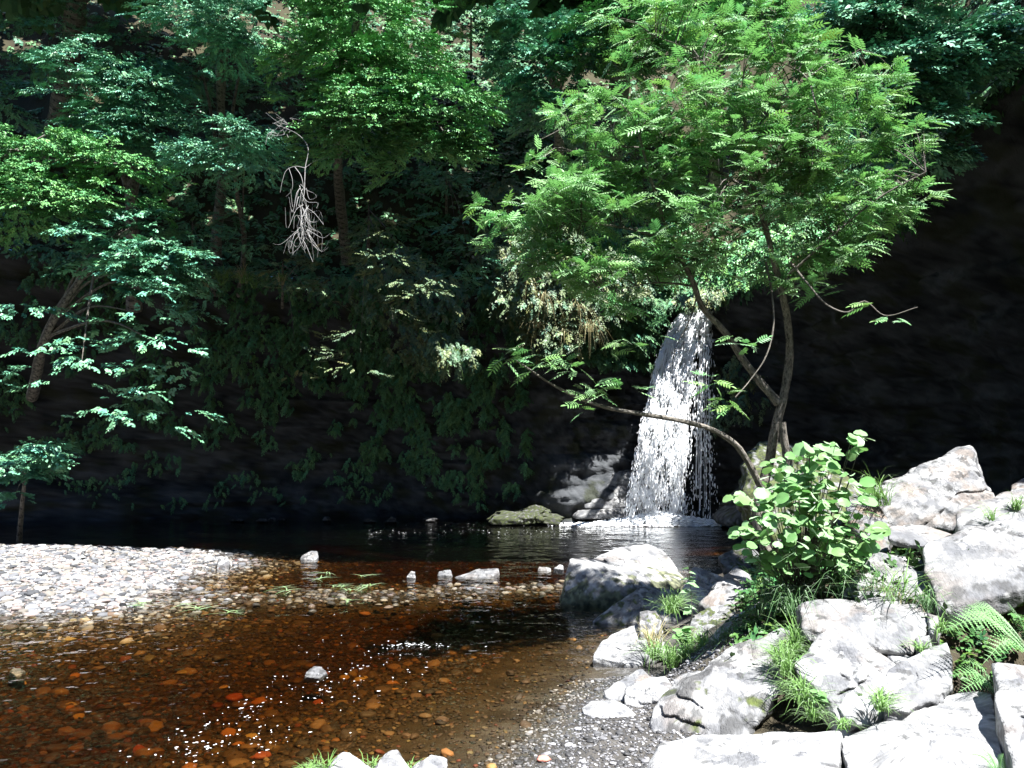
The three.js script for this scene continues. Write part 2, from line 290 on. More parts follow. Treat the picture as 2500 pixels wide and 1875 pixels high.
let L;
const trees = [
  ['broadleaf_tree', 'bright yellow-green tree whose sunlit boughs hang over the far bank beside the gravel bar', [-230, 900, 14], [[-200, 600, 13], [-120, 430, 13], [-40, 350, 12.8]], 0.22, 'bright', 'twigFine',
    [[60, 370, 12.8, 150, 95, 30, 26], [170, 455, 12.7, 190, 90, 38, 26], [40, 490, 12.6, 150, 80, 30, 26], [290, 400, 13.0, 110, 70, 16, 22], [110, 330, 13.2, 110, 60, 14, 22], [-80, 420, 13.0, 140, 130, 20, 22]]],
  ['broadleaf_tree', 'blue-green tree with a tall rounded crown above the yellow-green boughs', [330, 720, 17], [[320, 500, 15.5], [315, 320, 15], [310, 170, 14.5]], 0.17, 'teal', 'twigFine',
    [[270, 170, 14.2, 150, 90, 34, 24], [340, 270, 14.0, 150, 80, 36, 24], [230, 250, 14.0, 110, 90, 24, 22], [390, 190, 14.4, 110, 60, 16, 22], [300, 340, 13.9, 140, 45, 20, 22], [420, 300, 14.2, 100, 50, 10, 18]]],
  ['broadleaf_tree', 'dark-trunked tree standing on the ledge with a flat dim crown high above', [532, 690, 18.8], [[528, 600, 18.4], [545, 400, 16.6], [536, 200, 14.6], [540, 60, 13.2]], 0.15, 'teal', 'twigFine',
    [[520, 50, 13, 160, 50, 22, 22], [620, 60, 13.1, 100, 55, 14, 22], [440, 30, 13.3, 120, 40, 12, 18], [560, 100, 12.9, 120, 35, 10, 18]]],
  ['broadleaf_tree', 'young tree with one small flat sunlit crown beside the pale dead branch', [585, 690, 18.6], [[596, 600, 17.6], [578, 470, 15.2], [570, 360, 13]], 0.07, 'teal', 'twigFine',
    [[560, 335, 12.6, 110, 45, 20, 24], [520, 370, 12.5, 80, 35, 13, 22], [600, 385, 12.5, 70, 30, 9, 20], [640, 330, 12.8, 50, 30, 5, 18]]],
  ['broadleaf_tree', 'large bright green tree with a broad sunlit crown leaning out over the dark cliff', [850, 640, 19.6], [[838, 560, 18.6], [825, 400, 15.8], [850, 200, 13], [870, 50, 12]], 0.15, 'bright', 'twigFine',
    [[880, 50, 11.8, 170, 90, 40, 26], [830, 150, 11.6, 140, 80, 36, 26], [940, 170, 11.5, 150, 80, 40, 26], [1040, 250, 11.6, 130, 65, 30, 24], [900, 280, 11.5, 150, 60, 30, 24], [1090, 330, 11.8, 80, 45, 14, 22], [770, 200, 11.9, 80, 60, 14, 20], [840, 340, 11.7, 100, 45, 14, 20], [990, 370, 11.7, 100, 40, 10, 18], [820, -20, 12, 150, 60, 20, 22]]],
  ['broadleaf_tree', 'blue-green tree growing above the ivy bank beside the waterfall', [1360, 560, 20], [[1365, 430, 18], [1360, 260, 15], [1345, 120, 13.2]], 0.16, 'teal', 'twigOval',
    [[1330, 80, 12.8, 110, 90, 26, 24], [1350, 200, 12.6, 110, 90, 28, 24], [1280, 150, 13, 70, 60, 10, 20], [1430, 60, 12.8, 90, 70, 16, 22], [1380, 290, 12.6, 90, 50, 12, 20]]],
  ['broadleaf_tree', 'mid-green tree on the cliff top over the waterfall, half hidden by the ash crown', [1750, 500, 18.5], [[1740, 380, 16.5], [1700, 200, 14], [1680, 60, 12.4]], 0.15, 'bright', 'twigOval',
    [[1560, 60, 12, 120, 70, 20, 22], [1680, 20, 12, 140, 60, 20, 22], [1500, 150, 12.1, 90, 60, 14, 20], [1850, 40, 11.9, 140, 60, 20, 22]]],
  ['broadleaf_tree', 'leafy tree on the cliff top whose crown ends at the black overhanging wall', [2260, 470, 13.6], [[2250, 380, 12.6], [2220, 240, 11.2], [2200, 100, 10.4]], 0.16, 'teal', 'twigOval',
    [[2080, 60, 10.2, 130, 80, 28, 24], [2220, 60, 10, 130, 80, 30, 24], [2330, 130, 9.9, 90, 80, 22, 24], [2160, 170, 10, 140, 60, 28, 24], [2250, 260, 10, 90, 50, 16, 22], [2120, 280, 10.2, 120, 60, 18, 22], [2230, 360, 10.1, 80, 40, 10, 20], [2380, 60, 10, 70, 60, 10, 20], [2200, -40, 10.2, 220, 60, 22, 22]]],
  ['hanging_beech', 'beech with layered leaf sprays drooping in front of the black cliff face', [80, 930, 15.5], [[120, 800, 13.8], [190, 690, 13.2], [260, 600, 12.8], [320, 560, 12.6]], 0.11, 'teal', 'twigOval',
    [[300, 660, 12.6, 130, 45, 18, 22], [380, 620, 12.6, 100, 40, 14, 20], [250, 590, 12.8, 120, 35, 9, 18], [340, 540, 13.0, 110, 30, 7, 16], [420, 690, 12.6, 80, 40, 7, 12], [330, 760, 12.6, 180, 60, 16, 4], [200, 880, 12.5, 160, 60, 14, 4], [420, 860, 12.5, 130, 70, 16, 4], [330, 980, 12.4, 160, 60, 14, 4], [60, 740, 12.7, 70, 30, 4, 10], [120, 830, 12.6, 90, 40, 3, 8]], { flat: 0.14, jit: 0.35 }],
  ['sapling', 'small sapling with flat tiers of leaves at the edge of the dark far bank', [48, 1290, 14.6], [[55, 1220, 14], [62, 1160, 13.6], [66, 1100, 13.3]], 0.05, 'teal', 'twigOval',
    [[60, 1100, 13.2, 110, 22, 12, 16], [20, 1130, 13.2, 100, 28, 10, 16], [110, 1085, 13.2, 70, 14, 6, 14], [130, 1150, 13.1, 70, 28, 3, 8], [40, 1200, 13.2, 80, 30, 4, 7]], { flat: 0.1, jit: 0.3, size: 0.42 }],
];
const twigs = { twigOval, twigFine };
for (const [name, label, base, stem, r0, mat, geo, list, opt] of trees) tree(name, label, P(...base), stem.map(p => P(...p)), r0, limbTargets(list, 8), list, greens[mat], twigs[geo], { scl: 0.66, ...opt });
// shrubs along the top of the dark cliff, hanging over its edge
for (const [label, mat, list] of [
  ['shrub hanging over the cliff edge beneath the dark trunks', 'teal', [[470, 560, 16.6, 80, 60, 16, 9], [440, 640, 16.4, 70, 50, 10, 8], [520, 740, 16.2, 110, 50, 8, 5], [620, 560, 16.8, 60, 80, 10, 8]]],
  ['sparse shrub with pale leaves below the bare dead branch', 'olive', [[690, 660, 16.4, 80, 60, 10, 7], [760, 740, 16, 90, 60, 9, 5], [720, 840, 16, 90, 60, 7, 4], [800, 620, 16.6, 60, 80, 10, 7]]],
  ['pale-leaved shrub trailing down the cliff below the broad sunlit crown', 'olive', [[900, 520, 16, 60, 60, 14, 9], [940, 620, 15.8, 60, 60, 14, 9], [1010, 700, 15.8, 70, 50, 12, 8], [880, 860, 16, 80, 60, 8, 5], [960, 780, 16, 90, 50, 8, 5]]],
  ['dim shrub in the cleft between the broad crown and the ivy bank', 'teal', [[1090, 430, 17, 60, 60, 12, 9], [1110, 540, 17.2, 60, 60, 14, 9], [1150, 640, 17.4, 50, 60, 10, 8], [1180, 300, 17, 50, 70, 10, 8]]],
  ['leafy shrub filling the slope between the two tall blue-green crowns', 'teal', [[480, 190, 16, 90, 60, 16, 12], [640, 180, 16, 80, 70, 16, 12], [690, 300, 16, 50, 70, 10, 10], [480, 440, 16, 80, 50, 12, 10]]],
  ['shrub of the upper slope above the blue-green crown', 'teal', [[120, 120, 15, 110, 60, 18, 12], [40, 230, 15, 80, 60, 12, 12], [150, 30, 15.5, 140, 50, 18, 12], [330, 50, 15.5, 110, 50, 14, 12]]],
  ['shrub of the upper slope beside the broad sunlit crown', 'bright', [[1150, 60, 15.5, 90, 70, 16, 12], [1200, 180, 15.8, 60, 60, 10, 10], [1060, 120, 15, 70, 70, 10, 10]]],
]) { const at = P(list[0][0], list[0][1] + 60, list[0][2] + 2.2); tree('cliff_shrub', label, at, [P(list[0][0], list[0][1] + 10, list[0][2] + 1), P(list[0][0], list[0][1] - 20, list[0][2])], 0.035, limbTargets(list, 5), list, greens[mat], twigFine, { scl: 0.7, size: 0.5 }).userData.category = 'shrub'; }
// oaks added mostly above the frame, their canopy placed to shade slope and cliff
function shadeTree(label, base, top, r0, boxes) {
  const t = new THREE.Group(); t.position.copy(base); const loc = p => p.clone().sub(base);
  const stem = [V(0, -0.4, 0), loc(base.clone().lerp(top, 0.4).add(V(0.2, 0, 0.1))), loc(top)]; part(t, 'trunk', limb(stem, r0, r0 * 0.4, 24, 10, 0.1, base.x), darkBarkMat);
  const out = [], cols = [];
  for (const [x0, x1, y0, y1, d0, d1, n] of boxes) {
    const e = loc(V((x0 + x1) / 2, (y0 + y1) / 2, -(d0 + d1) / 2)), a = loc(top); part(t, 'branch', limb([a.clone().multiplyScalar(0.8), a.clone().lerp(e, 0.5).add(V(0, 0.6, 0)), e], r0 * 0.4, 0.04, 16, 6, 0.1, x0), darkBarkMat);
    for (let i = 0; i < n; i++) spray(out, cols, loc(V(R(x0, x1), R(y0, y1), -R(d0, d1))), V(gauss(), 0, gauss()), 1.1, 16, 0.3, 0.4, 1, 0.3);
  }
  scatter(t, 'foliage', twigBig, greens.dark, out, cols); return tag(t, 'added_shade_tree', label, 'tree', 'trees of the wooded gorge');
}
shadeTree('added oak rooted on the ledge whose mostly unseen limbs shade the gaps between crowns', V(-12, 8, -20.5), V(-9, 12.4, -16.5), 0.4, [[-14, -9, 11.8, 13.2, 13.3, 17.2, 60], [-9.5, -4, 11.8, 13.2, 13.3, 17.2, 70], [-4.5, 0.6, 11.8, 13.2, 13.4, 17.2, 70]]);
shadeTree('added oak above the fall whose unseen limbs shade the slope', V(2.5, 9, -23.5), V(2.5, 12.4, -16.8), 0.4, [[0.4, 4.0, 11.8, 13.2, 17.2, 19, 45], [-1, 4.0, 13, 14.5, 18, 20, 50]]);
shadeTree('added shade oak far up the slope behind the large bright green tree', V(-4, 14, -25.5), V(-3, 17, -20.5), 0.4, [[-13, -7, 15, 17.5, 17, 23, 70], [-7.5, -2, 15, 17.5, 17, 23, 80], [-2.5, 3.5, 15, 17.5, 17, 23, 80], [3, 8, 15, 17.5, 19, 23, 50]]);
shadeTree('added shade oak on top of the black overhanging wall', V(10.6, 9.6, -7), V(10, 14, -7.5), 0.35, [[8.6, 13, 11, 14, 8, 13, 90], [9, 14, 11, 15, 2.5, 8.5, 90]]);

// dark ground cover of ivy over the hillside
{
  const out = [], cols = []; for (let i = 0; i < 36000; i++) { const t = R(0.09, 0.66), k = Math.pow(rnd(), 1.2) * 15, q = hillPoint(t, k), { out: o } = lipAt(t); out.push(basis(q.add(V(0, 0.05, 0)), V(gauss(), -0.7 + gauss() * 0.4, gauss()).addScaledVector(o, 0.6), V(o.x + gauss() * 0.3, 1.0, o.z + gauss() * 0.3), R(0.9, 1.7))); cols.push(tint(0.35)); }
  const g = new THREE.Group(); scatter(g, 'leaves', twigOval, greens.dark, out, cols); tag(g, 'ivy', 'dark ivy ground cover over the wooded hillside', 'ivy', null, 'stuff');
}

{ // sparse ivy clinging to the cliff face
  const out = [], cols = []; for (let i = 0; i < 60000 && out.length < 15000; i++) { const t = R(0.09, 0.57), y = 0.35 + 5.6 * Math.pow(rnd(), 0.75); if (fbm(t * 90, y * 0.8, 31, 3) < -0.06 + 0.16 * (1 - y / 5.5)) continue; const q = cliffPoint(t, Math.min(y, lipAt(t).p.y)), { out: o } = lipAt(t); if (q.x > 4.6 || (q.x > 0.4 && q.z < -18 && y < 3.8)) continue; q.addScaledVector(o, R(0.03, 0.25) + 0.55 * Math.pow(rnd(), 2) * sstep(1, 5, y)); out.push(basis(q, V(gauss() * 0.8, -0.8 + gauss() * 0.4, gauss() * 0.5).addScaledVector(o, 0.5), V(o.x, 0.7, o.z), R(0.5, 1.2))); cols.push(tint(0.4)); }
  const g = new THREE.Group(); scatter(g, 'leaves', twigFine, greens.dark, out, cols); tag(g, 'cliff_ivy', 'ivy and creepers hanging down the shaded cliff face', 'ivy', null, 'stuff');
}

// ---------- hanging growth on the cliff around the fall ----------
function bladeTuft(n, len, spread, width, seed, droop = 0.6) { // grass blades rising from the origin
  const r = mulberry(seed), pos = [], idx = [], seg = 4;
  for (let i = 0; i < n; i++) {
    const a = r() * 6.283, l = len * (0.45 + 0.75 * r()), out = spread * (0.25 + r()), bx = (r() - 0.5) * spread * 0.5, bz = (r() - 0.5) * spread * 0.5, dr = droop * (0.3 + r()), w = width * (0.6 + 0.7 * r()), k = pos.length / 3, ca = Math.cos(a), sa = Math.sin(a), tw = (r() - 0.5) * 2;
    for (let j = 0; j <= seg; j++) { const t = j / seg, o = out * t * (0.6 + 0.9 * t), y = l * (t - dr * t * t * t * 0.8), ww = w * (1 - t * t) * 0.5 + 0.0004, sx = Math.cos(a + 1.57 + tw * t), sz = Math.sin(a + 1.57 + tw * t); const cx = bx + ca * o, cz = bz + sa * o; pos.push(cx - sx * ww, y, cz - sz * ww, cx + sx * ww, y, cz + sz * ww); }
    for (let j = 0; j < seg; j++) { const b = k + j * 2; idx.push(b, b + 1, b + 2, b + 1, b + 3, b + 2); }
  }
  const g = new THREE.BufferGeometry(); g.setAttribute('position', new THREE.Float32BufferAttribute(pos, 3)); g.setIndex(idx); g.computeVertexNormals(); return g;
}
const grassMat = leafMat(0.12, 0.25, 0.045, 0.35, 0.3), grassPale = leafMat(0.34, 0.3, 0.14, 0.35, 0.1), grassDeep = leafMat(0.06, 0.15, 0.04, 0.3, 0.4);
function hangingGrowth(label, list, mats, geo, grass = []) {
  const base = P(list[0][0], list[0][1], list[0][2]), t = new THREE.Group(); t.position.copy(base); const out = [], cols = [];
  for (const [px, py, d, rx, ry, n] of list) for (let i = 0; i < n; i++) { const a = R(0, 6.283), r = Math.sqrt(rnd()), x = Math.cos(a) * r, y = Math.sin(a) * r, dd = d - 0.7 * Math.sqrt(1 - r * r) + 0.35 * Math.abs(gauss()) + 0.5 * (-y > 0 ? 0 : y); const p = P(px + x * rx, py + y * ry, dd).sub(base); out.push(basis(p, V(gauss() * 0.7, -0.7 + gauss() * 0.4, 0.5 + gauss() * 0.4), V(gauss() * 0.5, 0.8, 0.8 + gauss() * 0.4), R(0.8, 1.4))); cols.push(tint(0.4, 0.3)); }
  scatter(t, 'leaves', geo, mats, out, cols);
  grass.forEach(([px, py, d, len, n, pale], i) => { const g = part(t, 'hanging_grass', bladeTuft(n, len, len * 0.5, 0.012, 900 + i, 1.9), pale ? grassPale : grassMat); g.position.copy(P(px, py, d).sub(base)); });
  return tag(t, 'hanging_ivy', label, 'ivy', 'ivy and grass hanging on the cliff');
}
hangingGrowth('thick curtain of ivy and pale dry grass hanging on the cliff next to the waterfall', [[1330, 640, 18.4, 130, 110, 420], [1290, 730, 18.4, 90, 90, 280], [1400, 740, 18.6, 110, 110, 300], [1220, 600, 18.6, 70, 90, 150], [1350, 820, 18.6, 90, 60, 110], [1480, 690, 19, 110, 90, 260], [1240, 490, 18.8, 80, 60, 120]], greens.olive, twigFine, [[1290, 700, 17.9, 0.55, 60, 1], [1330, 740, 17.9, 0.6, 70, 1], [1410, 760, 18, 0.6, 70, 1], [1440, 810, 18.1, 0.6, 60, 1], [1260, 730, 18, 0.5, 50, 0], [1380, 820, 18.1, 0.5, 50, 1], [1310, 800, 18.1, 0.55, 60, 1], [1240, 530, 18.4, 0.5, 50, 1], [1060, 690, 18.4, 0.5, 40, 1]]);
hangingGrowth('tuft of ivy and grass hanging low on the black cliff below the large green tree', [[1080, 860, 17.6, 90, 50, 130], [1010, 830, 17.6, 80, 50, 60], [960, 700, 17.4, 110, 110, 150], [1060, 740, 17.6, 90, 80, 110]], greens.olive, twigFine, [[1060, 850, 17.3, 0.5, 50, 0], [1110, 870, 17.3, 0.5, 50, 0], [1030, 840, 17.4, 0.4, 40, 1]]);
hangingGrowth('patch of green ferny growth on the wet wall beside the falling water', [[1800, 920, 19.5, 45, 55, 60], [1760, 1010, 19.6, 30, 50, 30], [1830, 990, 19, 50, 40, 30]], greens.olive, twigFine);
hangingGrowth('ivy drooping over the very lip where the water pours out', [[1690, 728, 19.4, 60, 18, 60], [1740, 715, 19.2, 40, 22, 40]], greens.olive, twigFine);
hangingGrowth('fringe of ivy and moss along the lit lip of the overhang behind the ash', [[1780, 640, 17.2, 110, 60, 200], [1900, 600, 15.5, 110, 60, 200], [2040, 560, 14, 110, 60, 200], [2160, 500, 12.6, 80, 60, 150], [1640, 640, 20.2, 90, 50, 160], [1560, 560, 20.6, 130, 70, 220]], greens.bright, twigFine, [[1950, 640, 14.8, 0.5, 40, 1], [2100, 600, 13, 0.5, 40, 0]]);
{ // sunlit grass on the ledge between the dark trunks
  const t = new THREE.Group(), b = P(600, 700, 18); t.position.copy(b); for (let i = 0; i < 14; i++) { const g = part(t, 'grass_tuft', bladeTuft(30, 0.4, 0.25, 0.014, 700 + i, 1.2), i % 3 ? grassMat : grassPale); g.position.copy(P(R(480, 690), R(670, 705), R(17.3, 18)).sub(b)); } tag(t, 'ledge_grass', 'sunlit grass and dry stems on the ledge between the dark trunks', 'grass', null, 'stuff');
}

// ---------- pale dead branch hanging in the trees ----------
{
  const b = P(745, 410, 11), t = new THREE.Group(); t.position.copy(b); const loc = (x, y, d = 13) => P(x, y, d * 0.846).sub(b);
  const mk = (pts, r) => part(t, 'twig', limb(pts.map(p => loc(...p)), r * 0.45, r * 0.13, 14, 5, 0.1, pts[0][0]), deadMat);
  mk([[745, 410], [744, 440], [743, 470], [738, 500], [735, 540], [737, 580]], 0.016); mk([[720, 408], [735, 430], [743, 470]], 0.014); mk([[745, 410], [722, 406], [700, 415], [690, 440], [684, 470]], 0.012); mk([[705, 410], [714, 440], [712, 465], [698, 480]], 0.009);
  mk([[845, 372, 14.6], [800, 385, 13.8], [765, 395, 13.2], [745, 410, 13]], 0.02);
  for (let i = 0; i < 46; i++) { const y0 = R(450, 580), x0 = 739 + R(-14, 14), s = rnd() < 0.6 ? 1 : -1, w = R(8, 75) * R(0.5, 1), dp = R(-0.4, 0.3); mk([[x0, y0, 13], [x0 + s * w * 0.3, y0 + R(5, 40), 13 + dp * 0.4], [x0 + s * w * 0.75, y0 + R(20, 65), 13 + dp * 0.8], [x0 + s * w * R(0.6, 1.1), y0 + R(5, 75), 13 + dp]], R(0.006, 0.01)); }
  for (let i = 0; i < 16; i++) { const x0 = R(660, 740), y0 = R(290, 330); mk([[x0, y0, 13.1], [x0 + R(-20, 20), y0 + R(-5, 15), 13.05], [x0 + R(-30, 35), y0 + R(-35, 30), 13]], R(0.005, 0.009)); }
  mk([[745, 410], [752, 360], [730, 330], [690, 310], [665, 300]], 0.014);
  tag(t, 'dead_branch', 'bare pale dead branch with many curved twigs hanging among the trees', 'branch');
}

// ---------- waterfall ----------
{
  const lip = P(1705, 745, 19.9), t = new THREE.Group(); t.position.set(lip.x, 0, lip.z); const H = lip.y, g9 = 9.8;
  const dropGeo = new THREE.IcosahedronGeometry(1, 1), out = [], cols = [];
  const flow = (v, w, tt) => V(-v * tt * (1 + 0.05 * w), H - 0.1 - 0.5 * g9 * tt * tt, 0.55 * w * tt + 0.45 * tt);
  const T = Math.sqrt(2 * (H - 0.1) / g9);
  for (let i = 0; i < 46000; i++) {
    const u = rnd() < 0.87 ? 0.36 + 0.64 * Math.pow(rnd(), 0.75) : rnd() * 0.5; // most of the water shoots out on the side away from the overhang
    const v = 0.05 + 1.7 * u, tt = T * Math.pow(rnd(), 0.62), w = gauss() * (0.5 + 0.5 * u), p = flow(v, w, tt);
    p.x += gauss() * 0.05 - 0.15 + 0.45 * (1 - u); p.z += gauss() * 0.1; if (p.y < 0) continue;
    const clump = fbm(p.x * 3.2, p.y * 1.5 + 3, u * 5, 3); if (clump < 0.0 && rnd() < 0.85 && tt > 0.3) continue; if (u < 0.3 && rnd() < 0.45) continue;
    const s = R(0.003, 0.009) * (rnd() < 0.1 ? 1.8 : 1), e = 2.5 + 4 * rnd() + (1 - tt / T) * 3;
    const d = V(-v, -g9 * tt, 0.4).normalize(); const q = new THREE.Quaternion().setFromUnitVectors(V(0, 1, 0), d);
    out.push(new THREE.Matrix4().compose(p, q, V(s, s * e, s)));
  }
  scatter(t, 'falling_drops', dropGeo, whiteWater, out);
  // the unbroken tongue of water where it leaves the lip
  const nu = 26, nv = 40, pos = [], idx = [];
  for (let j = 0; j <= nv; j++) for (let i = 0; i <= nu; i++) {
    const u = 0.42 + 0.58 * i / nu, v = 0.05 + 1.7 * u, tt = T * 0.56 * Math.pow(j / nv, 0.7), p = flow(v, 0.25 * Math.sin(i * 0.6), tt);
    p.x += -0.15 + 0.45 * (1 - u) + 0.03 * n3(i * 0.5, j * 0.2, 1); p.z += 0.14 * n3(i * 0.45, j * 0.12, 2) + 0.05 * n3(i * 1.5, j * 0.5, 7); pos.push(p.x, p.y, p.z);
  }
  for (let j = 0; j < nv; j++) for (let i = 0; i < nu; i++) { const frag = n3(i * 0.62, j * 0.25, 5) + 0.5 * n3(i * 1.4, j * 0.7, 9) + 0.8 - 2.3 * Math.max(0, j / nv - 0.2) ; if (frag < 0) continue; const a = j * (nu + 1) + i, b = a + nu + 1; idx.push(a, b, a + 1, b, b + 1, a + 1); }
  const sg = new THREE.BufferGeometry(); sg.setAttribute('position', new THREE.Float32BufferAttribute(pos, 3)); sg.setIndex(idx); sg.computeVertexNormals(); part(t, 'water_sheet', sg, whiteWater);
  // thin strands on the slack side
  for (let k = 0; k < 64; k++) { const u = k < 12 ? R(0.02, 0.4) : R(0.35, 1), v = 0.05 + 1.7 * u, pts = []; for (let j = 0; j <= 7; j++) { const tt = T * R(0.9, 1) * j / 7, p = flow(v, 0.2 * Math.sin(k), tt); p.x += -0.15 + 0.45 * (1 - u); p.z += 0.1 * Math.cos(k * 3); pts.push(p); } part(t, 'strand', limb(pts, 0.008, 0.004, 40, 5, 0.6, k), whiteWater); }
  // churned foam and spray at the foot
  const foam = []; for (let i = 0; i < 7000; i++) { const a = gauss(), x = -1.1 + a * 1.5, h = Math.max(0, (1 - Math.abs(a) * 0.9)) * 0.3 * Math.pow(rnd(), 3); const s = R(0.008, 0.03); foam.push(new THREE.Matrix4().compose(V(x, 0.01 + h, 0.6 + gauss() * 0.42), new THREE.Quaternion(), V(s * 1.4, s * 0.7, s * 1.4))); }
  scatter(t, 'splash_foam', dropGeo, whiteWater, foam);
  tag(t, 'waterfall', 'white waterfall pouring from the overhanging rock lip into the pool', 'waterfall', null, 'structure');
}

// ---------- boulders ----------
const icoCache = {}; function ico(d) { return icoCache[d] ??= mergeVertices(new THREE.IcosahedronGeometry(1, d).deleteAttribute('uv').deleteAttribute('normal')); }
const LICHEN = [0.32, 0.32, 0.318], GREY = [0.2, 0.2, 0.2], DARK = [0.05, 0.05, 0.05], BROWN = [0.17, 0.13, 0.1], MOSS = [0.07, 0.09, 0.02], BLACKMOSS = [0.035, 0.04, 0.025];
function rockFrom(points, o = {}) { // corners -> hull -> rounded, weathered block
  const { detail = 26, rough = 1, tone = 1, lichen = 0.3, stain = 0.36, brown = 0.15, moss = 0, seed = 1, soft = 80, mossLow = 0, top = 1 } = o;
  const hull = new ConvexHull().setFromPoints(points), c = new THREE.Vector3(); const box = new THREE.Box3().setFromPoints(points); box.getCenter(c);
  const mean = new THREE.Vector3(); points.forEach(p => mean.add(p)); mean.divideScalar(points.length); c.lerp(mean, 0.5);
  const planes = hull.faces.map(f => ({ n: f.normal.clone(), d: f.constant - f.normal.dot(c) })).filter(p => p.d > 1e-4);
  const S = box.getSize(V(0, 0, 0)).length() / 1.7, g = ico(detail).clone(), pos = g.attributes.position, col = [], uv = [], dir = new THREE.Vector3();
  const sx = seed * 13.7, rr = mulberry(seed * 991), fq = 0.55 + 1.1 * rr(), fy = 0.6 + 1.6 * rr(), unit = () => V(rr() - 0.5, (rr() - 0.5) * 0.8, rr() - 0.5).normalize();
  // broken corners: extra cleavage planes just inside the hull
  for (let k = 0; k < 8; k++) { const n = unit(); let h = 0; for (const p of points) h = Math.max(h, n.dot(p) - n.dot(c)); planes.push({ n, d: h * (0.88 + 0.1 * rr()) }); }
  // joints: planes across the block, one side standing a little proud
  const joints = [0, 1, 2, 3].map(k => ({ n: k < 2 ? V((rr() - 0.5) * 0.5, 1, (rr() - 0.5) * 0.5).normalize() : unit(), o: (rr() - 0.5) * 0.7, st: (rr() - 0.5) * 0.05, ph: rr() * 50 }));
  for (let i = 0; i < pos.count; i++) {
    dir.fromBufferAttribute(pos, i).normalize(); let s = 0; for (const p of planes) { const k = p.n.dot(dir); if (k > 0.02) s += Math.pow(k / p.d, soft); }
    let r = Math.pow(s, -1 / soft); const q = dir.clone().multiplyScalar(r);
    const a = q.x / S, b = q.y / S, e = q.z / S; let cr = 0, step = 0;
    for (const j of joints) { const w = j.n.x * a + j.n.y * b + j.n.z * e - j.o + 0.07 * n3(a * 2.2 + j.ph, b * 2.2, e * 2.2) + 0.02 * n3(a * 8 + j.ph, b * 8, e * 8), on = sstep(-0.1, 0.25, n3(a * 1.3 + j.ph, b * 1.3, e * 1.3 + 7)); step += j.st * sstep(-0.012, 0.012, w) * on; cr = Math.max(cr, on * Math.exp(-((w / 0.011) ** 2))); }
    const disp = rough * S * (0.014 * n3(a * 2.1 + sx, b * 2.1, e * 2.1) + 0.008 * n3(a * 0.9 + sx, b * 9 + a * 2, e * 0.9) + 0.017 * fbm(a * 4.5 + sx, b * 4.5, e * 4.5, 5) + step - 0.03 * cr);
    q.multiplyScalar(1 + disp / r); pos.setXYZ(i, q.x, q.y, q.z);
    const X = (q.x + c.x) * fq + sx, Y = (q.y + c.y) * fq * fy, Z = (q.z + c.z) * fq;
    let k = mixc(GREY, [0.1, 0.102, 0.11], clamp(0.5 + 1.2 * fbm(X * 3, Y * 3, Z * 3, 4)));
    k = mixc(k, BROWN, brown * 2 * sstep(0, 0.35, fbm(X * 2 + 9, Y * 2, Z * 2, 4)));
    k = mixc(k, LICHEN, 0.8 * sstep(0.28 - lichen * 0.6, 0.46 - lichen * 0.6, fbm(X * 5 + 40, Y * 5, Z * 5, 5) + 0.25 * fbm(X * 22, Y * 22, Z * 22 + 9, 3)));
    k = mixc(k, DARK, 0.8 * sstep(0.4 - stain * 0.6, 0.55 - stain * 0.6, fbm(X * 6 + 80, Y * 4, Z * 6, 5) + 0.3 * fbm(X * 26, Y * 20, Z * 26, 3)));
    if (moss) { const m = fbm(X * 5 + 120, Y * 5, Z * 5, 5); k = mixc(k, mixc(BLACKMOSS, MOSS, clamp(0.5 + 2 * fbm(X * 20, Y * 20, Z * 20, 2))), sstep(0.35 - moss * 0.75, 0.45 - moss * 0.75, m)); }
    if (mossLow) { const m = fbm(X * 7 + 120, Y * 2.5, Z * 7, 5); k = mixc(k, mixc(BLACKMOSS, [0.16, 0.17, 0.1], clamp(0.5 + 1.6 * fbm(X * 16, Y * 7, Z * 16, 3))), sstep(0, 0.05, (mossLow - (q.y + c.y)) * 1.2 + m * 0.35)); }
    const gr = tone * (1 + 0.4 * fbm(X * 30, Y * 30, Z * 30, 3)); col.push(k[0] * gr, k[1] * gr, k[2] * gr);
  }
  g.setAttribute('color', new THREE.Float32BufferAttribute(col, 3)); g.computeVertexNormals();
  const f = g.toNonIndexed(), fp = f.attributes.position, A = V(0, 0, 0), B = V(0, 0, 0), C = V(0, 0, 0);
  for (let i = 0; i < fp.count; i += 3) { A.fromBufferAttribute(fp, i); B.fromBufferAttribute(fp, i + 1); C.fromBufferAttribute(fp, i + 2); const n = B.clone().sub(A).cross(C.clone().sub(A)), x = Math.abs(n.x), y = Math.abs(n.y), z = Math.abs(n.z); for (const p of [A, B, C]) { if (y >= x && y >= z) uv.push(p.x / 0.55, p.z / 0.55); else if (x >= z) uv.push(p.z / 0.55, p.y / 0.55); else uv.push(p.x / 0.55, p.y / 0.55); } }
  f.setAttribute('uv', new THREE.Float32BufferAttribute(uv, 2));
  return { g: f, c };
}
let rockSeed = 0;
function boulder(name, label, pts, o = {}) { // pts: [px, py, distance] on the visible outline and edges
  const front = pts.map(p => P(...p)), all = [...front]; let lo = 1e9; front.forEach(p => lo = Math.min(lo, p.y));
  pts.forEach(([x, y, d]) => { const b = P(x, y, d + (o.depth ?? 0.35)); b.y = Math.max(lo - 0.05, b.y - (o.slope ?? 0.04)); all.push(b); });
  front.forEach(p => { if (p.y < lo + 0.12) all.push(p.clone().add(V(0, -(o.sink ?? 0.14), -0.02))); });
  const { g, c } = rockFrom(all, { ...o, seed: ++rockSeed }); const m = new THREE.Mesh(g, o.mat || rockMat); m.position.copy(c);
  return tag(m, name, label, 'boulder', o.group || 'boulders on the bank');
}
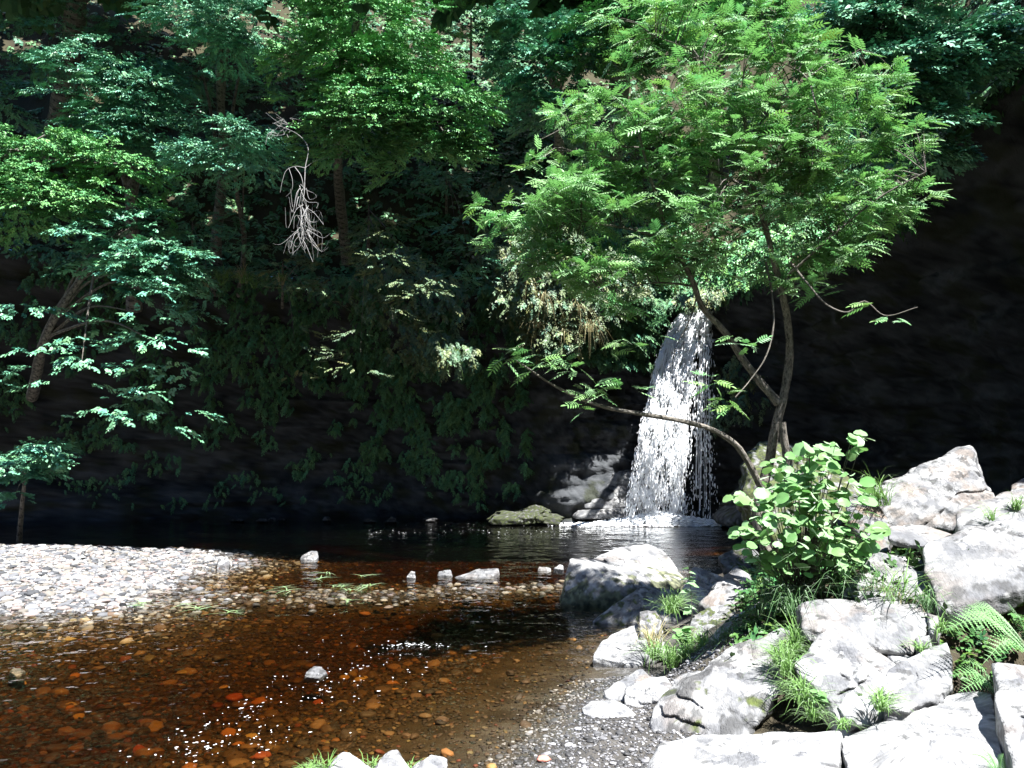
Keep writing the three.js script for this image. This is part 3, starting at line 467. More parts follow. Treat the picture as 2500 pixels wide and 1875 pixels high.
boulder('boulder', 'large flat-topped boulder standing in the water with dark moss down its face', [[1392, 1364, 9.5], [1364, 1474, 9.25], [1420, 1482, 9.1], [1487, 1484, 9.05], [1549, 1436, 9.0], [1468, 1427, 9.1], [1511, 1350, 10.2], [1544, 1332, 10.5], [1582, 1328, 10.6], [1623, 1349, 10.5], [1652, 1384, 10.2], [1674, 1408, 9.8], [1650, 1470, 9.2]], { detail: 50, mossLow: 0.24, lichen: 0.6, stain: 0.1, depth: 0.3 });
boulder('boulder', 'pointed grey boulder sloping down into the water in front of the flat-topped boulder', [[1452, 1517, 8.2], [1544, 1444, 8.45], [1568, 1429, 8.6], [1590, 1431, 8.6], [1612, 1444, 8.6], [1650, 1438, 8.8], [1680, 1457, 8.7], [1612, 1511, 8.1], [1544, 1522, 8.1], [1674, 1517, 8.1]], { detail: 36, lichen: 0.3, stain: 0.6, moss: 0.1 });
boulder('boulder', 'pale slanting block behind the seedling at the top of the shore', [[1696, 1389, 8.5], [1766, 1406, 8.5], [1653, 1457, 8.2], [1701, 1474, 8.0], [1745, 1452, 8.1]], { lichen: 0.5, stain: 0.1 });
boulder('boulder', 'long lilac-grey slab leaning beside the leafy bush', [[1794, 1385, 7.9], [1826, 1403, 7.8], [1837, 1436, 7.6], [1701, 1476, 7.4], [1761, 1490, 7.3], [1766, 1412, 7.9], [1829, 1468, 7.3]], { lichen: 0.3, stain: 0.2, brown: 0.3 });
boulder('boulder', 'low white rock at the water edge with a black undercut', [[1446, 1601, 6.65], [1447, 1617, 6.62], [1533, 1630, 6.5], [1574, 1622, 6.5], [1623, 1596, 6.55], [1620, 1539, 7.0], [1560, 1518, 7.3], [1495, 1547, 7.1], [1463, 1574, 6.85]], { detail: 36, lichen: 0.75, stain: 0.05, brown: 0, depth: 0.1, sink: 0.06 });
boulder('boulder', 'small dark upright stone wedged behind the low white rock', [[1563, 1495, 7.1], [1601, 1490, 7.1], [1615, 1517, 6.95], [1612, 1544, 6.85], [1560, 1550, 6.85]], { lichen: 0, stain: 0.55, moss: 0.15, detail: 20 });
boulder('boulder', 'cream triangular rock on the dark gravel at the waterline', [[1476, 1688, 5.75], [1558, 1630, 5.95], [1571, 1628, 5.95], [1593, 1653, 5.85], [1593, 1666, 5.8], [1522, 1718, 5.6], [1484, 1704, 5.68]], { lichen: 0.5, brown: 0.3, stain: 0.05, depth: 0.2 });
boulder('boulder', 'bright white wedge of rock at the foot of the large cracked boulder', [[1525, 1677, 5.6], [1575, 1660, 5.7], [1625, 1647, 5.7], [1525, 1720, 5.5], [1598, 1713, 5.42], [1645, 1690, 5.4]], { lichen: 0.8, stain: 0, brown: 0.1, depth: 0.25 });
boulder('flat_stone', 'flat white stone lying alone on the wet gravel beach', [[1421, 1727, 5.45], [1426, 1743, 5.36], [1469, 1754, 5.28], [1556, 1746, 5.28], [1530, 1722, 5.45], [1504, 1709, 5.6], [1440, 1711, 5.6]], { lichen: 0.9, stain: -0.1, brown: 0, depth: 0.03, slope: 0.01, sink: 0.03, rough: 0.6 });
boulder('boulder', 'large cracked boulder with black moss streaks down its face', [[1593, 1729, 5.15], [1605, 1797, 4.98], [1639, 1661, 5.35], [1763, 1627, 5.4], [1908, 1529, 5.6], [1933, 1542, 5.5], [1930, 1577, 5.3], [1892, 1615, 5.15], [1904, 1687, 4.95], [1863, 1751, 4.87], [1800, 1792, 4.82], [1700, 1800, 4.88], [1700, 1668, 5.12]], { detail: 52, lichen: 0.45, stain: 0.6, moss: 0.1, rough: 1.5 });
boulder('boulder', 'pale kite-shaped boulder with cracked ledges across its face', [[1949, 1634, 4.9], [2009, 1554, 5.1], [2034, 1524, 5.25], [2053, 1529, 5.25], [2085, 1545, 5.2], [2132, 1586, 5.05], [2196, 1637, 4.9], [2154, 1680, 4.6], [2158, 1735, 4.5], [2148, 1760, 4.45], [2082, 1770, 4.45], [2028, 1719, 4.6], [1990, 1672, 4.75]], { detail: 46, lichen: 0.7, stain: 0.12, rough: 1.4, depth: 0.3 });
boulder('boulder', 'smooth grey-white slab leaning against the kite-shaped boulder', [[2154, 1653, 4.75], [2205, 1625, 4.85], [2275, 1583, 5.0], [2310, 1570, 5.0], [2319, 1602, 4.9], [2319, 1665, 4.7], [2300, 1697, 4.6], [2211, 1735, 4.42], [2158, 1728, 4.45]], { detail: 36, lichen: 0.55, stain: 0.05, brown: 0.05, depth: 0.3 });
boulder('boulder', 'wide white slab whose broken end meets the split beside the paved-looking slab', [[1576, 1890, 4.15], [1599, 1815, 4.45], [1706, 1793, 4.5], [1900, 1790, 4.45], [2053, 1785, 4.32], [2036, 1835, 4.15], [2058, 1890, 3.9], [1800, 1905, 3.95]], { detail: 46, lichen: 0.8, stain: 0.02, brown: 0, depth: 0.25 });
boulder('boulder', 'broad white slab with a fallen dead twig on it, below the fern', [[2060, 1806, 4.28], [2148, 1760, 4.5], [2275, 1709, 4.65], [2338, 1694, 4.7], [2385, 1690, 4.7], [2421, 1694, 4.62], [2436, 1766, 4.25], [2436, 1795, 4.1], [2458, 1890, 3.7], [2070, 1890, 3.9]], { detail: 46, lichen: 0.85, stain: 0.0, brown: 0, depth: 0.2 });
boulder('boulder', 'white block beyond the narrow black cleft beside the twig-strewn slab', [[2424, 1622, 4.45], [2434, 1703, 4.2], [2447, 1770, 3.95], [2475, 1890, 3.6], [2640, 1890, 3.5], [2660, 1640, 4.3]], { detail: 36, lichen: 0.7, stain: 0.1, depth: 0.4 });
boulder('boulder', 'long blue-grey boulder bridging a black gap below the leafy bush', [[1942, 1472, 5.45], [2006, 1466, 5.5], [2053, 1458, 5.55], [2101, 1469, 5.5], [2180, 1480, 5.45], [2243, 1478, 5.45], [2275, 1494, 5.4], [2262, 1529, 5.25], [2227, 1599, 5.05], [2085, 1542, 5.2], [1958, 1520, 5.3], [1961, 1558, 5.25], [2003, 1558, 5.2]], { detail: 44, lichen: 0.2, stain: 0.22, brown: 0.15, depth: 0.35, sink: 0.02, rough: 1.2 });
boulder('boulder', 'small cream stone at the grassy end of the long blue-grey boulder', [[2264, 1496, 5.3], [2290, 1505, 5.25], [2296, 1540, 5.15], [2270, 1548, 5.12]], { detail: 16, lichen: 0.6 });
boulder('boulder', 'small pale stone in the gap beneath the long blue-grey boulder', [[2234, 1556, 5.1], [2270, 1548, 5.1], [2278, 1585, 5.0], [2240, 1592, 4.98]], { detail: 16, lichen: 0.6 });
boulder('boulder', 'small grass-edged stone between the kite-shaped boulder and the smooth slab', [[2165, 1597, 5.1], [2200, 1594, 5.1], [2240, 1607, 5.05], [2200, 1630, 4.95]], { detail: 16, lichen: 0.4 });
boulder('boulder', 'massive lichen-spotted boulder with a dark crack, behind the fern', [[2248, 1342, 5.75], [2253, 1332, 5.8], [2338, 1301, 5.85], [2417, 1269, 5.85], [2500, 1247, 5.85], [2268, 1411, 5.55], [2275, 1443, 5.45], [2297, 1494, 5.3], [2354, 1475, 5.3], [2436, 1453, 5.3], [2500, 1421, 5.35], [2620, 1240, 5.8], [2620, 1400, 5.4]], { detail: 52, lichen: 0.42, stain: 0.25, brown: 0.18, depth: 0.5, rough: 1.3 });
boulder('boulder', 'tall brown peaked boulder standing against the black cave', [[2205, 1158, 7.3], [2319, 1101, 7.5], [2366, 1087, 7.5], [2379, 1095, 7.4], [2385, 1127, 7.3], [2408, 1193, 7.2], [2417, 1218, 7.1], [2344, 1240, 6.95], [2319, 1290, 6.9], [2173, 1295, 6.95], [2148, 1221, 7.1], [2122, 1190, 7.2]], { detail: 46, lichen: 0.25, stain: 0.25, brown: 0.25, depth: 0.5, rough: 1.4 });
boulder('boulder', 'brown rock face in shade under the tall peaked boulder', [[2063, 1206, 6.95], [2110, 1190, 7.0], [2173, 1270, 6.8], [2177, 1316, 6.65], [2164, 1350, 6.55], [2126, 1340, 6.6], [2072, 1275, 6.8]], { lichen: 0.1, stain: 0.35, brown: 0.5, moss: 0.15, depth: 0.4 });
boulder('boulder', 'low spotted slab lying in front of the tall peaked boulder', [[2170, 1286, 6.35], [2215, 1280, 6.4], [2268, 1285, 6.4], [2325, 1304, 6.35], [2253, 1332, 6.1], [2211, 1326, 6.1], [2173, 1316, 6.15]], { lichen: 0.35, stain: 0.3, brown: 0.25, depth: 0.2, sink: 0.03 });
boulder('boulder', 'grey slab with a shadowed end, lying above the lichen-spotted boulder', [[2341, 1242, 6.7], [2427, 1231, 6.8], [2500, 1196, 6.9], [2600, 1180, 6.9], [2600, 1270, 6.4], [2500, 1255, 6.45], [2385, 1284, 6.4], [2347, 1300, 6.4]], { lichen: 0.35, stain: 0.2, brown: 0.15 });
boulder('boulder', 'far rounded stone at the cave edge above the grey slab', [[2470, 1185, 7.6], [2500, 1165, 7.7], [2560, 1150, 7.7], [2560, 1215, 7.4], [2465, 1205, 7.4]], { lichen: 0.3, brown: 0.3 });
boulder('boulder', 'grey-green boulder half covered by long grass beside the leafy bush', [[2116, 1373, 5.85], [2139, 1346, 5.95], [2196, 1358, 5.95], [2256, 1373, 5.9], [2268, 1421, 5.7], [2275, 1449, 5.6], [2196, 1480, 5.5], [2132, 1470, 5.55], [2060, 1440, 5.7]], { lichen: 0.35, stain: 0.1, brown: 0.1, moss: 0.06 });
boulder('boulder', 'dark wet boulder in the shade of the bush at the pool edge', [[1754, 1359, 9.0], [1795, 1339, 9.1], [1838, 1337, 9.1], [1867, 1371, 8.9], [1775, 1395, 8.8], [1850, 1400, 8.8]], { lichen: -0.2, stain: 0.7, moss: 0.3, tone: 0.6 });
boulder('boulder', 'rounded pale stone on the near shore with a line of cracks, beside the grass tuft', [[800, 1885, 4.15], [822, 1845, 4.25], [840, 1833, 4.3], [854, 1836, 4.3], [872, 1854, 4.25], [915, 1885, 4.12]], { lichen: 0.7, stain: 0.05, depth: 0.18, detail: 24 });
boulder('boulder', 'grey-shouldered pale stone on the near shore between two grass tufts', [[915, 1885, 4.12], [928, 1856, 4.2], [953, 1836, 4.28], [969, 1831, 4.3], [980, 1845, 4.25], [1000, 1885, 4.12]], { lichen: 0.55, stain: 0.12, depth: 0.18, detail: 24 });
boulder('boulder', 'squarish white stone on the near shore at the end of the row', [[1003, 1885, 4.12], [1034, 1858, 4.2], [1053, 1842, 4.28], [1080, 1847, 4.28], [1091, 1856, 4.25], [1092, 1885, 4.12]], { lichen: 0.8, stain: 0, depth: 0.18, detail: 24 });
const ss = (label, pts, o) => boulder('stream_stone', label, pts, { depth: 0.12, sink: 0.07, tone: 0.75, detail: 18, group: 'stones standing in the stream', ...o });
ss('square grey stone standing in still water beyond the gravel bar', [[530, 1390, 12.0], [531, 1370, 12.1], [540, 1359, 12.2], [555, 1360, 12.2], [561, 1372, 12.1], [558, 1390, 12.0]], { lichen: 0.4 });
ss('angular grey stone leaning in the amber water below the dark cliff', [[733, 1366, 13], [738, 1356, 13.1], [760, 1344, 13.2], [775, 1345, 13.2], [777, 1362, 13], [764, 1368, 12.9]], { lichen: 0.4 });
ss('long flat grey stone lying across the shallow riffle', [[1111, 1408, 11.1], [1180, 1387, 11.3], [1217, 1387, 11.3], [1219, 1399, 11.2], [1196, 1408, 11.1]], { lichen: 0.3, depth: 0.3 });
ss('small dark stone next to the long flat stone in the riffle', [[1068, 1405, 11.2], [1072, 1395, 11.3], [1100, 1391, 11.3], [1104, 1404, 11.2]], { lichen: 0.1, stain: 0.4 });
ss('small white pointed stone in the riffle', [[993, 1409, 11], [1003, 1394, 11.1], [1013, 1396, 11.1], [1015, 1410, 11]], { lichen: 0.8 });
ss('dark rounded stone with a white end near the flat-topped boulder', [[1313, 1393, 11.8], [1316, 1383, 11.9], [1345, 1386, 11.9], [1346, 1394, 11.8]], { lichen: 0.2 });
ss('thin tilted pale stone touching the flat-topped boulder', [[1352, 1388, 11.2], [1366, 1378, 11.3], [1375, 1381, 11.3], [1376, 1391, 11.1]], { lichen: 0.5 });
ss('speckled tan stone breaking the surface of the brown water', [[742, 1652, 6.3], [752, 1636, 6.4], [768, 1627, 6.45], [785, 1628, 6.45], [800, 1642, 6.35], [780, 1655, 6.25]], { lichen: -0.1, brown: 0.7, tone: 0.7, sink: 0.03, depth: 0.05 });
ss('pale stone at the near tip of the gravel bar, alone in shallow water', [[22, 1640, 6.6], [34, 1630, 6.65], [50, 1630, 6.65], [62, 1640, 6.6], [40, 1650, 6.5]], { lichen: 0.7 });
boulder('boulder', 'pale tilted slab rising from the crevice herb towards the bush', [[1735, 1560, 6.2], [1800, 1495, 6.5], [1875, 1455, 6.6], [1895, 1490, 6.3], [1850, 1545, 6.1], [1780, 1580, 6.0]], { lichen: 0.55, stain: 0.2, depth: 0.3 });
boulder('boulder', 'dark mossy block under the lilac-grey slab', [[1690, 1500, 7.0], [1745, 1478, 7.1], [1800, 1475, 7.0], [1790, 1520, 6.7], [1720, 1560, 6.6], [1680, 1550, 6.65]], { lichen: 0.2, stain: 0.3, moss: 0.4, depth: 0.3 });
// mossy mound lit behind the ash
boulder('mossy_boulder', 'sunlit moss-covered boulder behind the ash trunks', [[1800, 1250, 10.6], [1815, 1130, 11], [1850, 1080, 11.3], [1890, 1075, 11.3], [1960, 1110, 11.2], [2020, 1100, 11.1], [2090, 1150, 10.8], [2120, 1200, 10.4], [2060, 1290, 9.8], [1900, 1320, 9.8]], { moss: 0.75, lichen: 0.1, detail: 44, rough: 2, depth: 1 });
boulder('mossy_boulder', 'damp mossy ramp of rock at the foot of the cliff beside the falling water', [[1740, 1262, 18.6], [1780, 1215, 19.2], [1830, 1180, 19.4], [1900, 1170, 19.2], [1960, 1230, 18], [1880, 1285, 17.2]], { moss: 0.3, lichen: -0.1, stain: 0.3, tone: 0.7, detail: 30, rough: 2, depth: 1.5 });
boulder('mossy_boulder', 'low moss-topped ledge at the waterline of the far bank, with shade put into its dark colour', [[1200, 1266, 18.9], [1225, 1250, 19.2], [1290, 1246, 19.4], [1350, 1252, 19.4], [1370, 1266, 19]], { moss: 0.85, lichen: -0.1, stain: 0.5, tone: 0.6, rough: 4, depth: 0.8, detail: 36 });  // mossy ledge; extra moss and lowered tone stand in for the bank shade
for (const [label, x0, x1, y0, y1, d] of [['lowest pale ledge of layered stone at the foot of the fall', 1395, 1600, 1240, 1262, 19.7], ['middle pale ledge of layered stone beside the falling water', 1415, 1590, 1214, 1238, 19.95], ['third pale ledge of layered stone beside the falling water', 1440, 1580, 1186, 1212, 20.15], ['topmost pale ledge of layered stone beside the falling water', 1480, 1585, 1150, 1184, 20.3]]) boulder('rock_ledge', label, [[x0, y1, d], [x0 + 14, y0 + 5, d + 0.06], [(x0 + x1) / 2, y0, d + 0.1], [x1, y0 + 3, d + 0.06], [x1, y1, d], [(x0 + x1) / 2 + 20, y1 + 2, d - 0.06]], { lichen: 0.1, stain: 0.2, brown: 0.05, depth: 1.2, rough: 2, sink: 0.05, tone: 0.9, detail: 30, group: 'layered ledges beside the fall' });
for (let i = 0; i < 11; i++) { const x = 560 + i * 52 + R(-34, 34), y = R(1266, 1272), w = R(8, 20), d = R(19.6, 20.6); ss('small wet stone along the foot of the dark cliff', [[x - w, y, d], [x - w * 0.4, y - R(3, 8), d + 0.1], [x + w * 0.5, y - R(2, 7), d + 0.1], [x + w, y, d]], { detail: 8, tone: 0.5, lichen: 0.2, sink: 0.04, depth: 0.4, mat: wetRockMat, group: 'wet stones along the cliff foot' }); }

// ---------- pebbles ----------
const pebGeos = [0, 1, 2, 3].map(k => { const g = ico(2).clone(), p = g.attributes.position; for (let i = 0; i < p.count; i++) { const v = V(0, 0, 0).fromBufferAttribute(p, i); const s = 1 + 0.22 * n3(v.x * 1.1 + k * 9, v.y * 1.1, v.z * 1.1) + 0.08 * n3(v.x * 3 + k * 5, v.y * 3, v.z * 3); p.setXYZ(i, v.x * s, v.y * s * 0.5, v.z * s * 0.78); } g.computeVertexNormals(); return g; });
const pebMat = (r, g, b, ro = 0.85) => new THREE.MeshStandardMaterial({ color: lin(r, g, b), roughness: ro });
const dryCols = [[0.19, 0.19, 0.19], [0.3, 0.295, 0.29], [0.11, 0.112, 0.12], [0.16, 0.145, 0.125], [0.05, 0.052, 0.057], [0.19, 0.155, 0.145]], dryNames = ['light grey', 'whitish', 'mid-grey', 'buff', 'dark slate', 'pinkish'], dryMats = dryCols.map(c => pebMat(...c));
const wetCols = [[0.5, 0.3, 0.1], [0.42, 0.2, 0.07], [0.38, 0.1, 0.05], [0.5, 0.4, 0.18], [0.22, 0.14, 0.07], [0.3, 0.24, 0.1], [0.16, 0.1, 0.06], [0.55, 0.42, 0.25], [0.07, 0.05, 0.035], [0.1, 0.06, 0.03]], wetNames = ['amber', 'rust-orange', 'brick-red', 'olive-gold', 'brown', 'olive-brown', 'dark umber', 'tan', 'near-black', 'dark rust-brown'], wetMats = wetCols.map(c => pebMat(c[0] * 0.56, c[1] * 0.56, c[2] * 0.56, 0.7));
function pebble(name, label, group, p, s, mat, k) { const m = new THREE.Mesh(pebGeos[k % 4], mat); m.position.copy(p); m.scale.set(s, s * R(0.7, 1.1), s * R(0.8, 1.2)); m.rotation.set(gauss() * 0.2, R(0, 6.28), gauss() * 0.2); return tag(m, name, label, name === 'cobble' ? 'cobble' : 'pebble', group); }
const wheelM = (p, s) => new THREE.Matrix4().compose(p, new THREE.Quaternion().setFromEuler(new THREE.Euler(gauss() * 0.25, R(0, 6.28), gauss() * 0.25)), V(s, s * R(0.7, 1.2), s * R(0.8, 1.2)));
{ // stones of the gravel bar
  const rest = [[], [], [], []], cols = [[], [], [], []]; let single = 0;
  for (let i = 0; i < 60000 && rest[0].length < 5200; i++) {
    const x = R(-13.5, -2.8), d = R(7.4, 14.6), pd = polyDist(x, d, barPoly); if (pd > 1.6 || (pd > 0 && rnd() < 0.45 + pd * 0.35)) continue; if (Math.abs(x) > d * 0.7) continue;
    const y = groundH(x, d), s = R(0.012, 0.036) * (rnd() < 0.08 ? 2.0 : 1), p = V(x, y + s * 0.15, -d), c = (rnd() * 6) | 0;
    if (single < 300 && d < 11 && s > 0.03) { single++; pebble('pebble', dryNames[c] + ' rounded pebble on the dry gravel bar', dryNames[c] + ' pebbles of the gravel bar', p, s * 1.15, dryMats[c], i); continue; }
    const k = i % 4; rest[k].push(wheelM(p, s)); const q = 1 + 0.25 * gauss(); cols[k].push(lin(dryCols[c][0] * q, dryCols[c][1] * q, dryCols[c][2] * q));
  }
  const g = new THREE.Group(); rest.forEach((r, k) => scatter(g, 'pebbles', pebGeos[k], pebMat(1, 1, 1), r, cols[k])); tag(g, 'gravel', 'pale dry gravel covering the bar', 'gravel', null, 'stuff');
}
{ // stones of the bed, seen through the water
  const rest = [[], [], [], []], cols = [[], [], [], []]; let single = 0;
  for (let i = 0; i < 52000; i++) {
    const d = 3.9 + 10.6 * Math.pow(rnd(), 1.15), x = R(-0.68, 0.35) * (d + 0.4); const sh = x - pw(SHORE, d); if (sh > -0.35) continue; if (polyDist(x, d, barPoly) < 0.1) continue;
    if (sh > -1.3 && d < 9 && rnd() < 0.6) continue;
    const y = groundH(x, d), fine = sh > -1.5 && d < 9; const s = (fine ? R(0.008, 0.02) : R(0.01, 0.03)) * (rnd() < 0.05 ? 2.0 : 1), p = V(x, y + s * 0.2, -d), c = rnd() < 0.8 ? [4, 6, 8, 9][(rnd() * 4) | 0] : (rnd() * 8) | 0;
    if (single < 300 && s > 0.032 && d < 9.5) { single++; pebble('cobble', wetNames[c] + ' cobble lying under the brown water', wetNames[c] + ' cobbles of the stream bed', p, s * 1.2, wetMats[c], i); continue; }
    const k = i % 4; rest[k].push(wheelM(p, s)); const q = 0.19 + 0.14 * gauss(); cols[k].push(lin(wetCols[c][0] * q, wetCols[c][1] * q, wetCols[c][2] * q));
  }
  const g = new THREE.Group(); rest.forEach((r, k) => scatter(g, 'stones', pebGeos[k], pebMat(1, 1, 1, 0.7), r, cols[k])); tag(g, 'bed_gravel', 'brown and amber stones of the stream bed', 'gravel', null, 'stuff');
}
{ // wet pebbles where the riffle breaks the surface, and the beach
  const rest = [], cols = [];
  for (let i = 0; i < 460; i++) { const t = rnd(), x = lerp(-5.2, 1.1, t) + gauss() * 0.4, d = lerp(9.3, 10.7, t) + gauss() * lerp(1.0, 0.35, t), y = groundH(x, d); if (x > pw(SHORE, d)) continue; const s = R(0.02, 0.055); const p = V(x, Math.max(y, -0.05) + s * 0.12, -d), c = (rnd() * 6) | 0; if (s > 0.044 && i < 260) { pebble('pebble', dryNames[c] + ' wet pebble breaking the surface of the shallow riffle', dryNames[c] + ' pebbles of the riffle', p, s, dryMats[c], i); continue; } rest.push(wheelM(p, s)); cols.push(lin(...dryCols[c].map(v => v * 0.8))); }
  const g = new THREE.Group(); scatter(g, 'pebbles', pebGeos[1], pebMat(1, 1, 1, 0.5), rest, cols); tag(g, 'riffle_gravel', 'small wet stones scattered through the shallow riffle', 'gravel', null, 'stuff');
  const r2 = [], c2 = [];
  for (let i = 0; i < 9000; i++) { const d = R(3.6, 6.3), x = pw(SHORE, d) + R(-0.45, 0.9) + gauss() * 0.1, y = groundH(x, d), s = R(0.004, 0.012) * (rnd() < 0.05 ? 2.2 : 1); r2.push(wheelM(V(x, y + s * 0.2, -d), s)); const q = 0.03 + 0.3 * Math.pow(rnd(), 3.2); c2.push(lin(q, q * 0.99, q * 1.04)); }
  const g2 = new THREE.Group(); scatter(g2, 'grit', pebGeos[2], pebMat(1, 1, 1, 0.6), r2, c2); tag(g2, 'beach_gravel', 'fine dark wet gravel of the little beach', 'gravel', null, 'stuff');
  const at = (px, py, s, m, label) => { const p = G(px, py, 0.03); p.y = groundH(p.x, -p.z) + s * 0.3; pebble('pebble', label, 'single stones on the beach', p, s, m, px); };
  at(1327, 1838, 0.036, pebMat(0.55, 0.2, 0.15), 'round red pebble with a pale top at the edge of the beach');
  at(1234, 1862, 0.026, dryMats[4], 'small blue-grey pebble under the edge of the water'); at(1308, 1868, 0.03, dryMats[1], 'white pebble next to the round red pebble');
  for (let i = 0; i < 34; i++) { const c = (rnd() * 6) | 0; at(R(1330, 1590), R(1790, 1873), R(0.012, 0.03), dryMats[c], 'small ' + dryNames[c] + ' pebble lying on the dark beach gravel'); };
}
{ // foam flecks drifting on the water
  const disc = new THREE.SphereGeometry(1, 8, 4), out = [];
  const put = (p, s0, s = s0 * 0.52) => out.push(new THREE.Matrix4().compose(p.setY(0.008), new THREE.Quaternion().setFromAxisAngle(V(0, 1, 0), R(0, 6.28)), V(s * R(1, 2.6), s * 0.18, s * R(0.6, 1))));
  for (let i = 0; i < 210; i++) { const t = rnd(), x = lerp(420, 1010, t) + gauss() * 130, y = lerp(1860, 1560, t) + gauss() * 60; if (y < 1500 || y > 1872) continue; put(G(x, y), R(0.004, 0.011) * (rnd() < 0.12 ? 1.8 : 1)); }
  for (let i = 0; i < 90; i++) put(G(1160 + gauss() * 110, 1490 + gauss() * 40), R(0.004, 0.009));
  for (let i = 0; i < 80; i++) put(G(R(900, 1560), 1299 + gauss() * 6), R(0.008, 0.022)); for (let i = 0; i < 50; i++) put(G(R(900, 1560), 1285 + gauss() * 10), R(0.005, 0.01));
  for (let i = 0; i < 60; i++) put(G(1000 + gauss() * 70, 1577 + gauss() * 5), R(0.005, 0.012));
  const g = new THREE.Group(); scatter(g, 'flecks', disc, whiteWater, out); tag(g, 'foam', 'white foam flecks drifting on the brown water', 'foam', null, 'stuff');
}

// ---------- the ash tree by the pool ----------
{
  const K = 1.1, b = P(1872, 1335, 6.7 * K), t = new THREE.Group(); t.position.copy(b); const q = (x, y, d = 6.6) => P(x, y, d * K).sub(b);
  const pts = a => a.map(p => q(...p));
  const stems = [
    ['trunk', [[1872, 1345, 6.7], [1850, 1270, 6.7], [1862, 1190, 6.68], [1880, 1120, 6.65], [1890, 1060, 6.6], [1915, 960, 6.55], [1928, 850, 6.5], [1915, 740, 6.4], [1890, 640, 6.3], [1860, 520, 6.2], [1830, 420, 6.1], [1820, 300, 6.0], [1815, 190, 5.9]], 0.06, 0.014],
    ['stem', [[1900, 985, 6.56], [1830, 900, 6.5], [1765, 805, 6.4], [1715, 750, 6.35], [1688, 680, 6.3], [1640, 590, 6.2], [1618, 530, 6.1], [1590, 440, 6.0], [1560, 330, 5.9]], 0.042, 0.011],
    ['stump', [[1925, 1190, 6.6], [1920, 1110, 6.55], [1912, 1060, 6.52], [1910, 1030, 6.5]], 0.055, 0.032],
    ['limb', [[1862, 1195, 6.66], [1800, 1090, 6.5], [1740, 1050, 6.4], [1650, 1025, 6.3], [1560, 1010, 6.2], [1480, 995, 6.15], [1420, 975, 6.1], [1350, 940, 6.0], [1260, 880, 5.9]], 0.036, 0.008],
    ['branch', [[1872, 565, 6.24], [1840, 490, 6.1], [1790, 440, 6.0], [1700, 400, 6.25], [1560, 360, 6.05], [1400, 370, 5.95]], 0.019, 0.005],
    ['branch', [[1840, 450, 6.12], [1900, 370, 6.25], [1985, 365, 6.05], [1998, 300, 5.95], [1990, 250, 5.55], [1960, 180, 5.85], [1900, 150, 5.85]], 0.015, 0.005],
    ['branch', [[1905, 690, 6.35], [1960, 640, 6.2], [2050, 560, 6.1], [2150, 480, 6.0], [2260, 420, 6.0]], 0.016, 0.004],
    ['branch', [[1640, 590, 6.2], [1540, 560, 6.1], [1420, 540, 6.0], [1300, 520, 6.25], [1230, 560, 6.15]], 0.015, 0.004],
    ['branch', [[1700, 700, 6.33], [1610, 690, 6.2], [1540, 700, 6.1], [1480, 720, 6.0]], 0.011, 0.003],
    ['branch', [[1825, 350, 6.05], [1900, 250, 6.25], [2000, 180, 6.15], [2100, 120, 6.15]], 0.014, 0.004],
    ['branch', [[1600, 460, 6.0], [1500, 330, 6.25], [1420, 300, 6.15], [1320, 340, 6.15]], 0.012, 0.004],
    ['branch', [[1820, 300, 6.0], [1740, 180, 6.15], [1680, 120, 6.05], [1600, 90, 6.05]], 0.012, 0.004],
    ['hanging_twig', [[1870, 640, 6.3], [1885, 720, 6.2], [1888, 800, 6.15], [1870, 870, 6.1], [1830, 930, 6.05], [1795, 970, 6.0]], 0.011, 0.005],
    ['hanging_twig', [[1930, 640, 6.2], [1970, 690, 6.1], [2020, 745, 6.05], [2070, 762, 6.0], [2110, 735, 6.0], [2160, 770, 5.95], [2240, 750, 5.9]], 0.011, 0.004],
    ['hanging_twig', [[1700, 730, 6.3], [1680, 790, 6.2], [1650, 850, 6.1], [1640, 900, 6.1]], 0.008, 0.003],
  ];
  for (const [n, p, r0, r1] of stems) part(t, n, limb(pts(p), r0 * 0.9, r1 * 0.9, 40, 9, 0.14, p[0][0]), barkMat);
  // leaf tufts: whorls of pinnate leaves at twig ends
  const leaves = []; const twig = [];
  const whorl = (c, outw, n) => { for (let i = 0; i < n; i++) { const a = R(0, 6.283), d = V(Math.cos(a), R(-0.5, 0.6), Math.sin(a)).addScaledVector(outw, 0.9); leaves.push([basis(c.clone().add(V(gauss() * 0.05, gauss() * 0.05, gauss() * 0.05)), d, V(gauss() * 0.8, 1, 0.25 + gauss() * 0.8), R(0.7, 1.2)), c.z]); } };
  const AL = [[1600, 630, 6.2, 170, 50, 24], [2080, 600, 6.3, 150, 60, 22], [1930, 690, 6.3, 120, 40, 8], [1470, 720, 6.1, 90, 50, 10], [1320, 500, 5.8, 150, 80, 44], [1270, 600, 5.8, 90, 60, 20], [1400, 640, 5.9, 120, 60, 26], [1760, 170, 6.35, 300, 120, 105], [1950, 250, 6.15, 250, 140, 105], [1600, 300, 6.15, 260, 150, 119], [2050, 380, 6.35, 200, 130, 78], [1800, 400, 6.15, 280, 150, 108], [1430, 420, 6.15, 190, 100, 74], [1560, 520, 6.15, 260, 110, 102], [1350, 560, 6.15, 120, 90, 44], [2000, 540, 6.45, 220, 100, 61], [1750, 570, 6.15, 200, 80, 44], [1620, 40, 6.15, 170, 70, 30], [1850, 90, 6.15, 170, 60, 37], [2150, 480, 6.45, 130, 70, 27], [1330, 370, 6.15, 60, 40, 10], [1480, 660, 6.35, 110, 60, 23], [2180, 340, 6.45, 90, 60, 15], [2150, 210, 6.35, 80, 60, 13], [1680, 640, 6.45, 120, 50, 13], [1900, 640, 6.45, 140, 50, 15]];
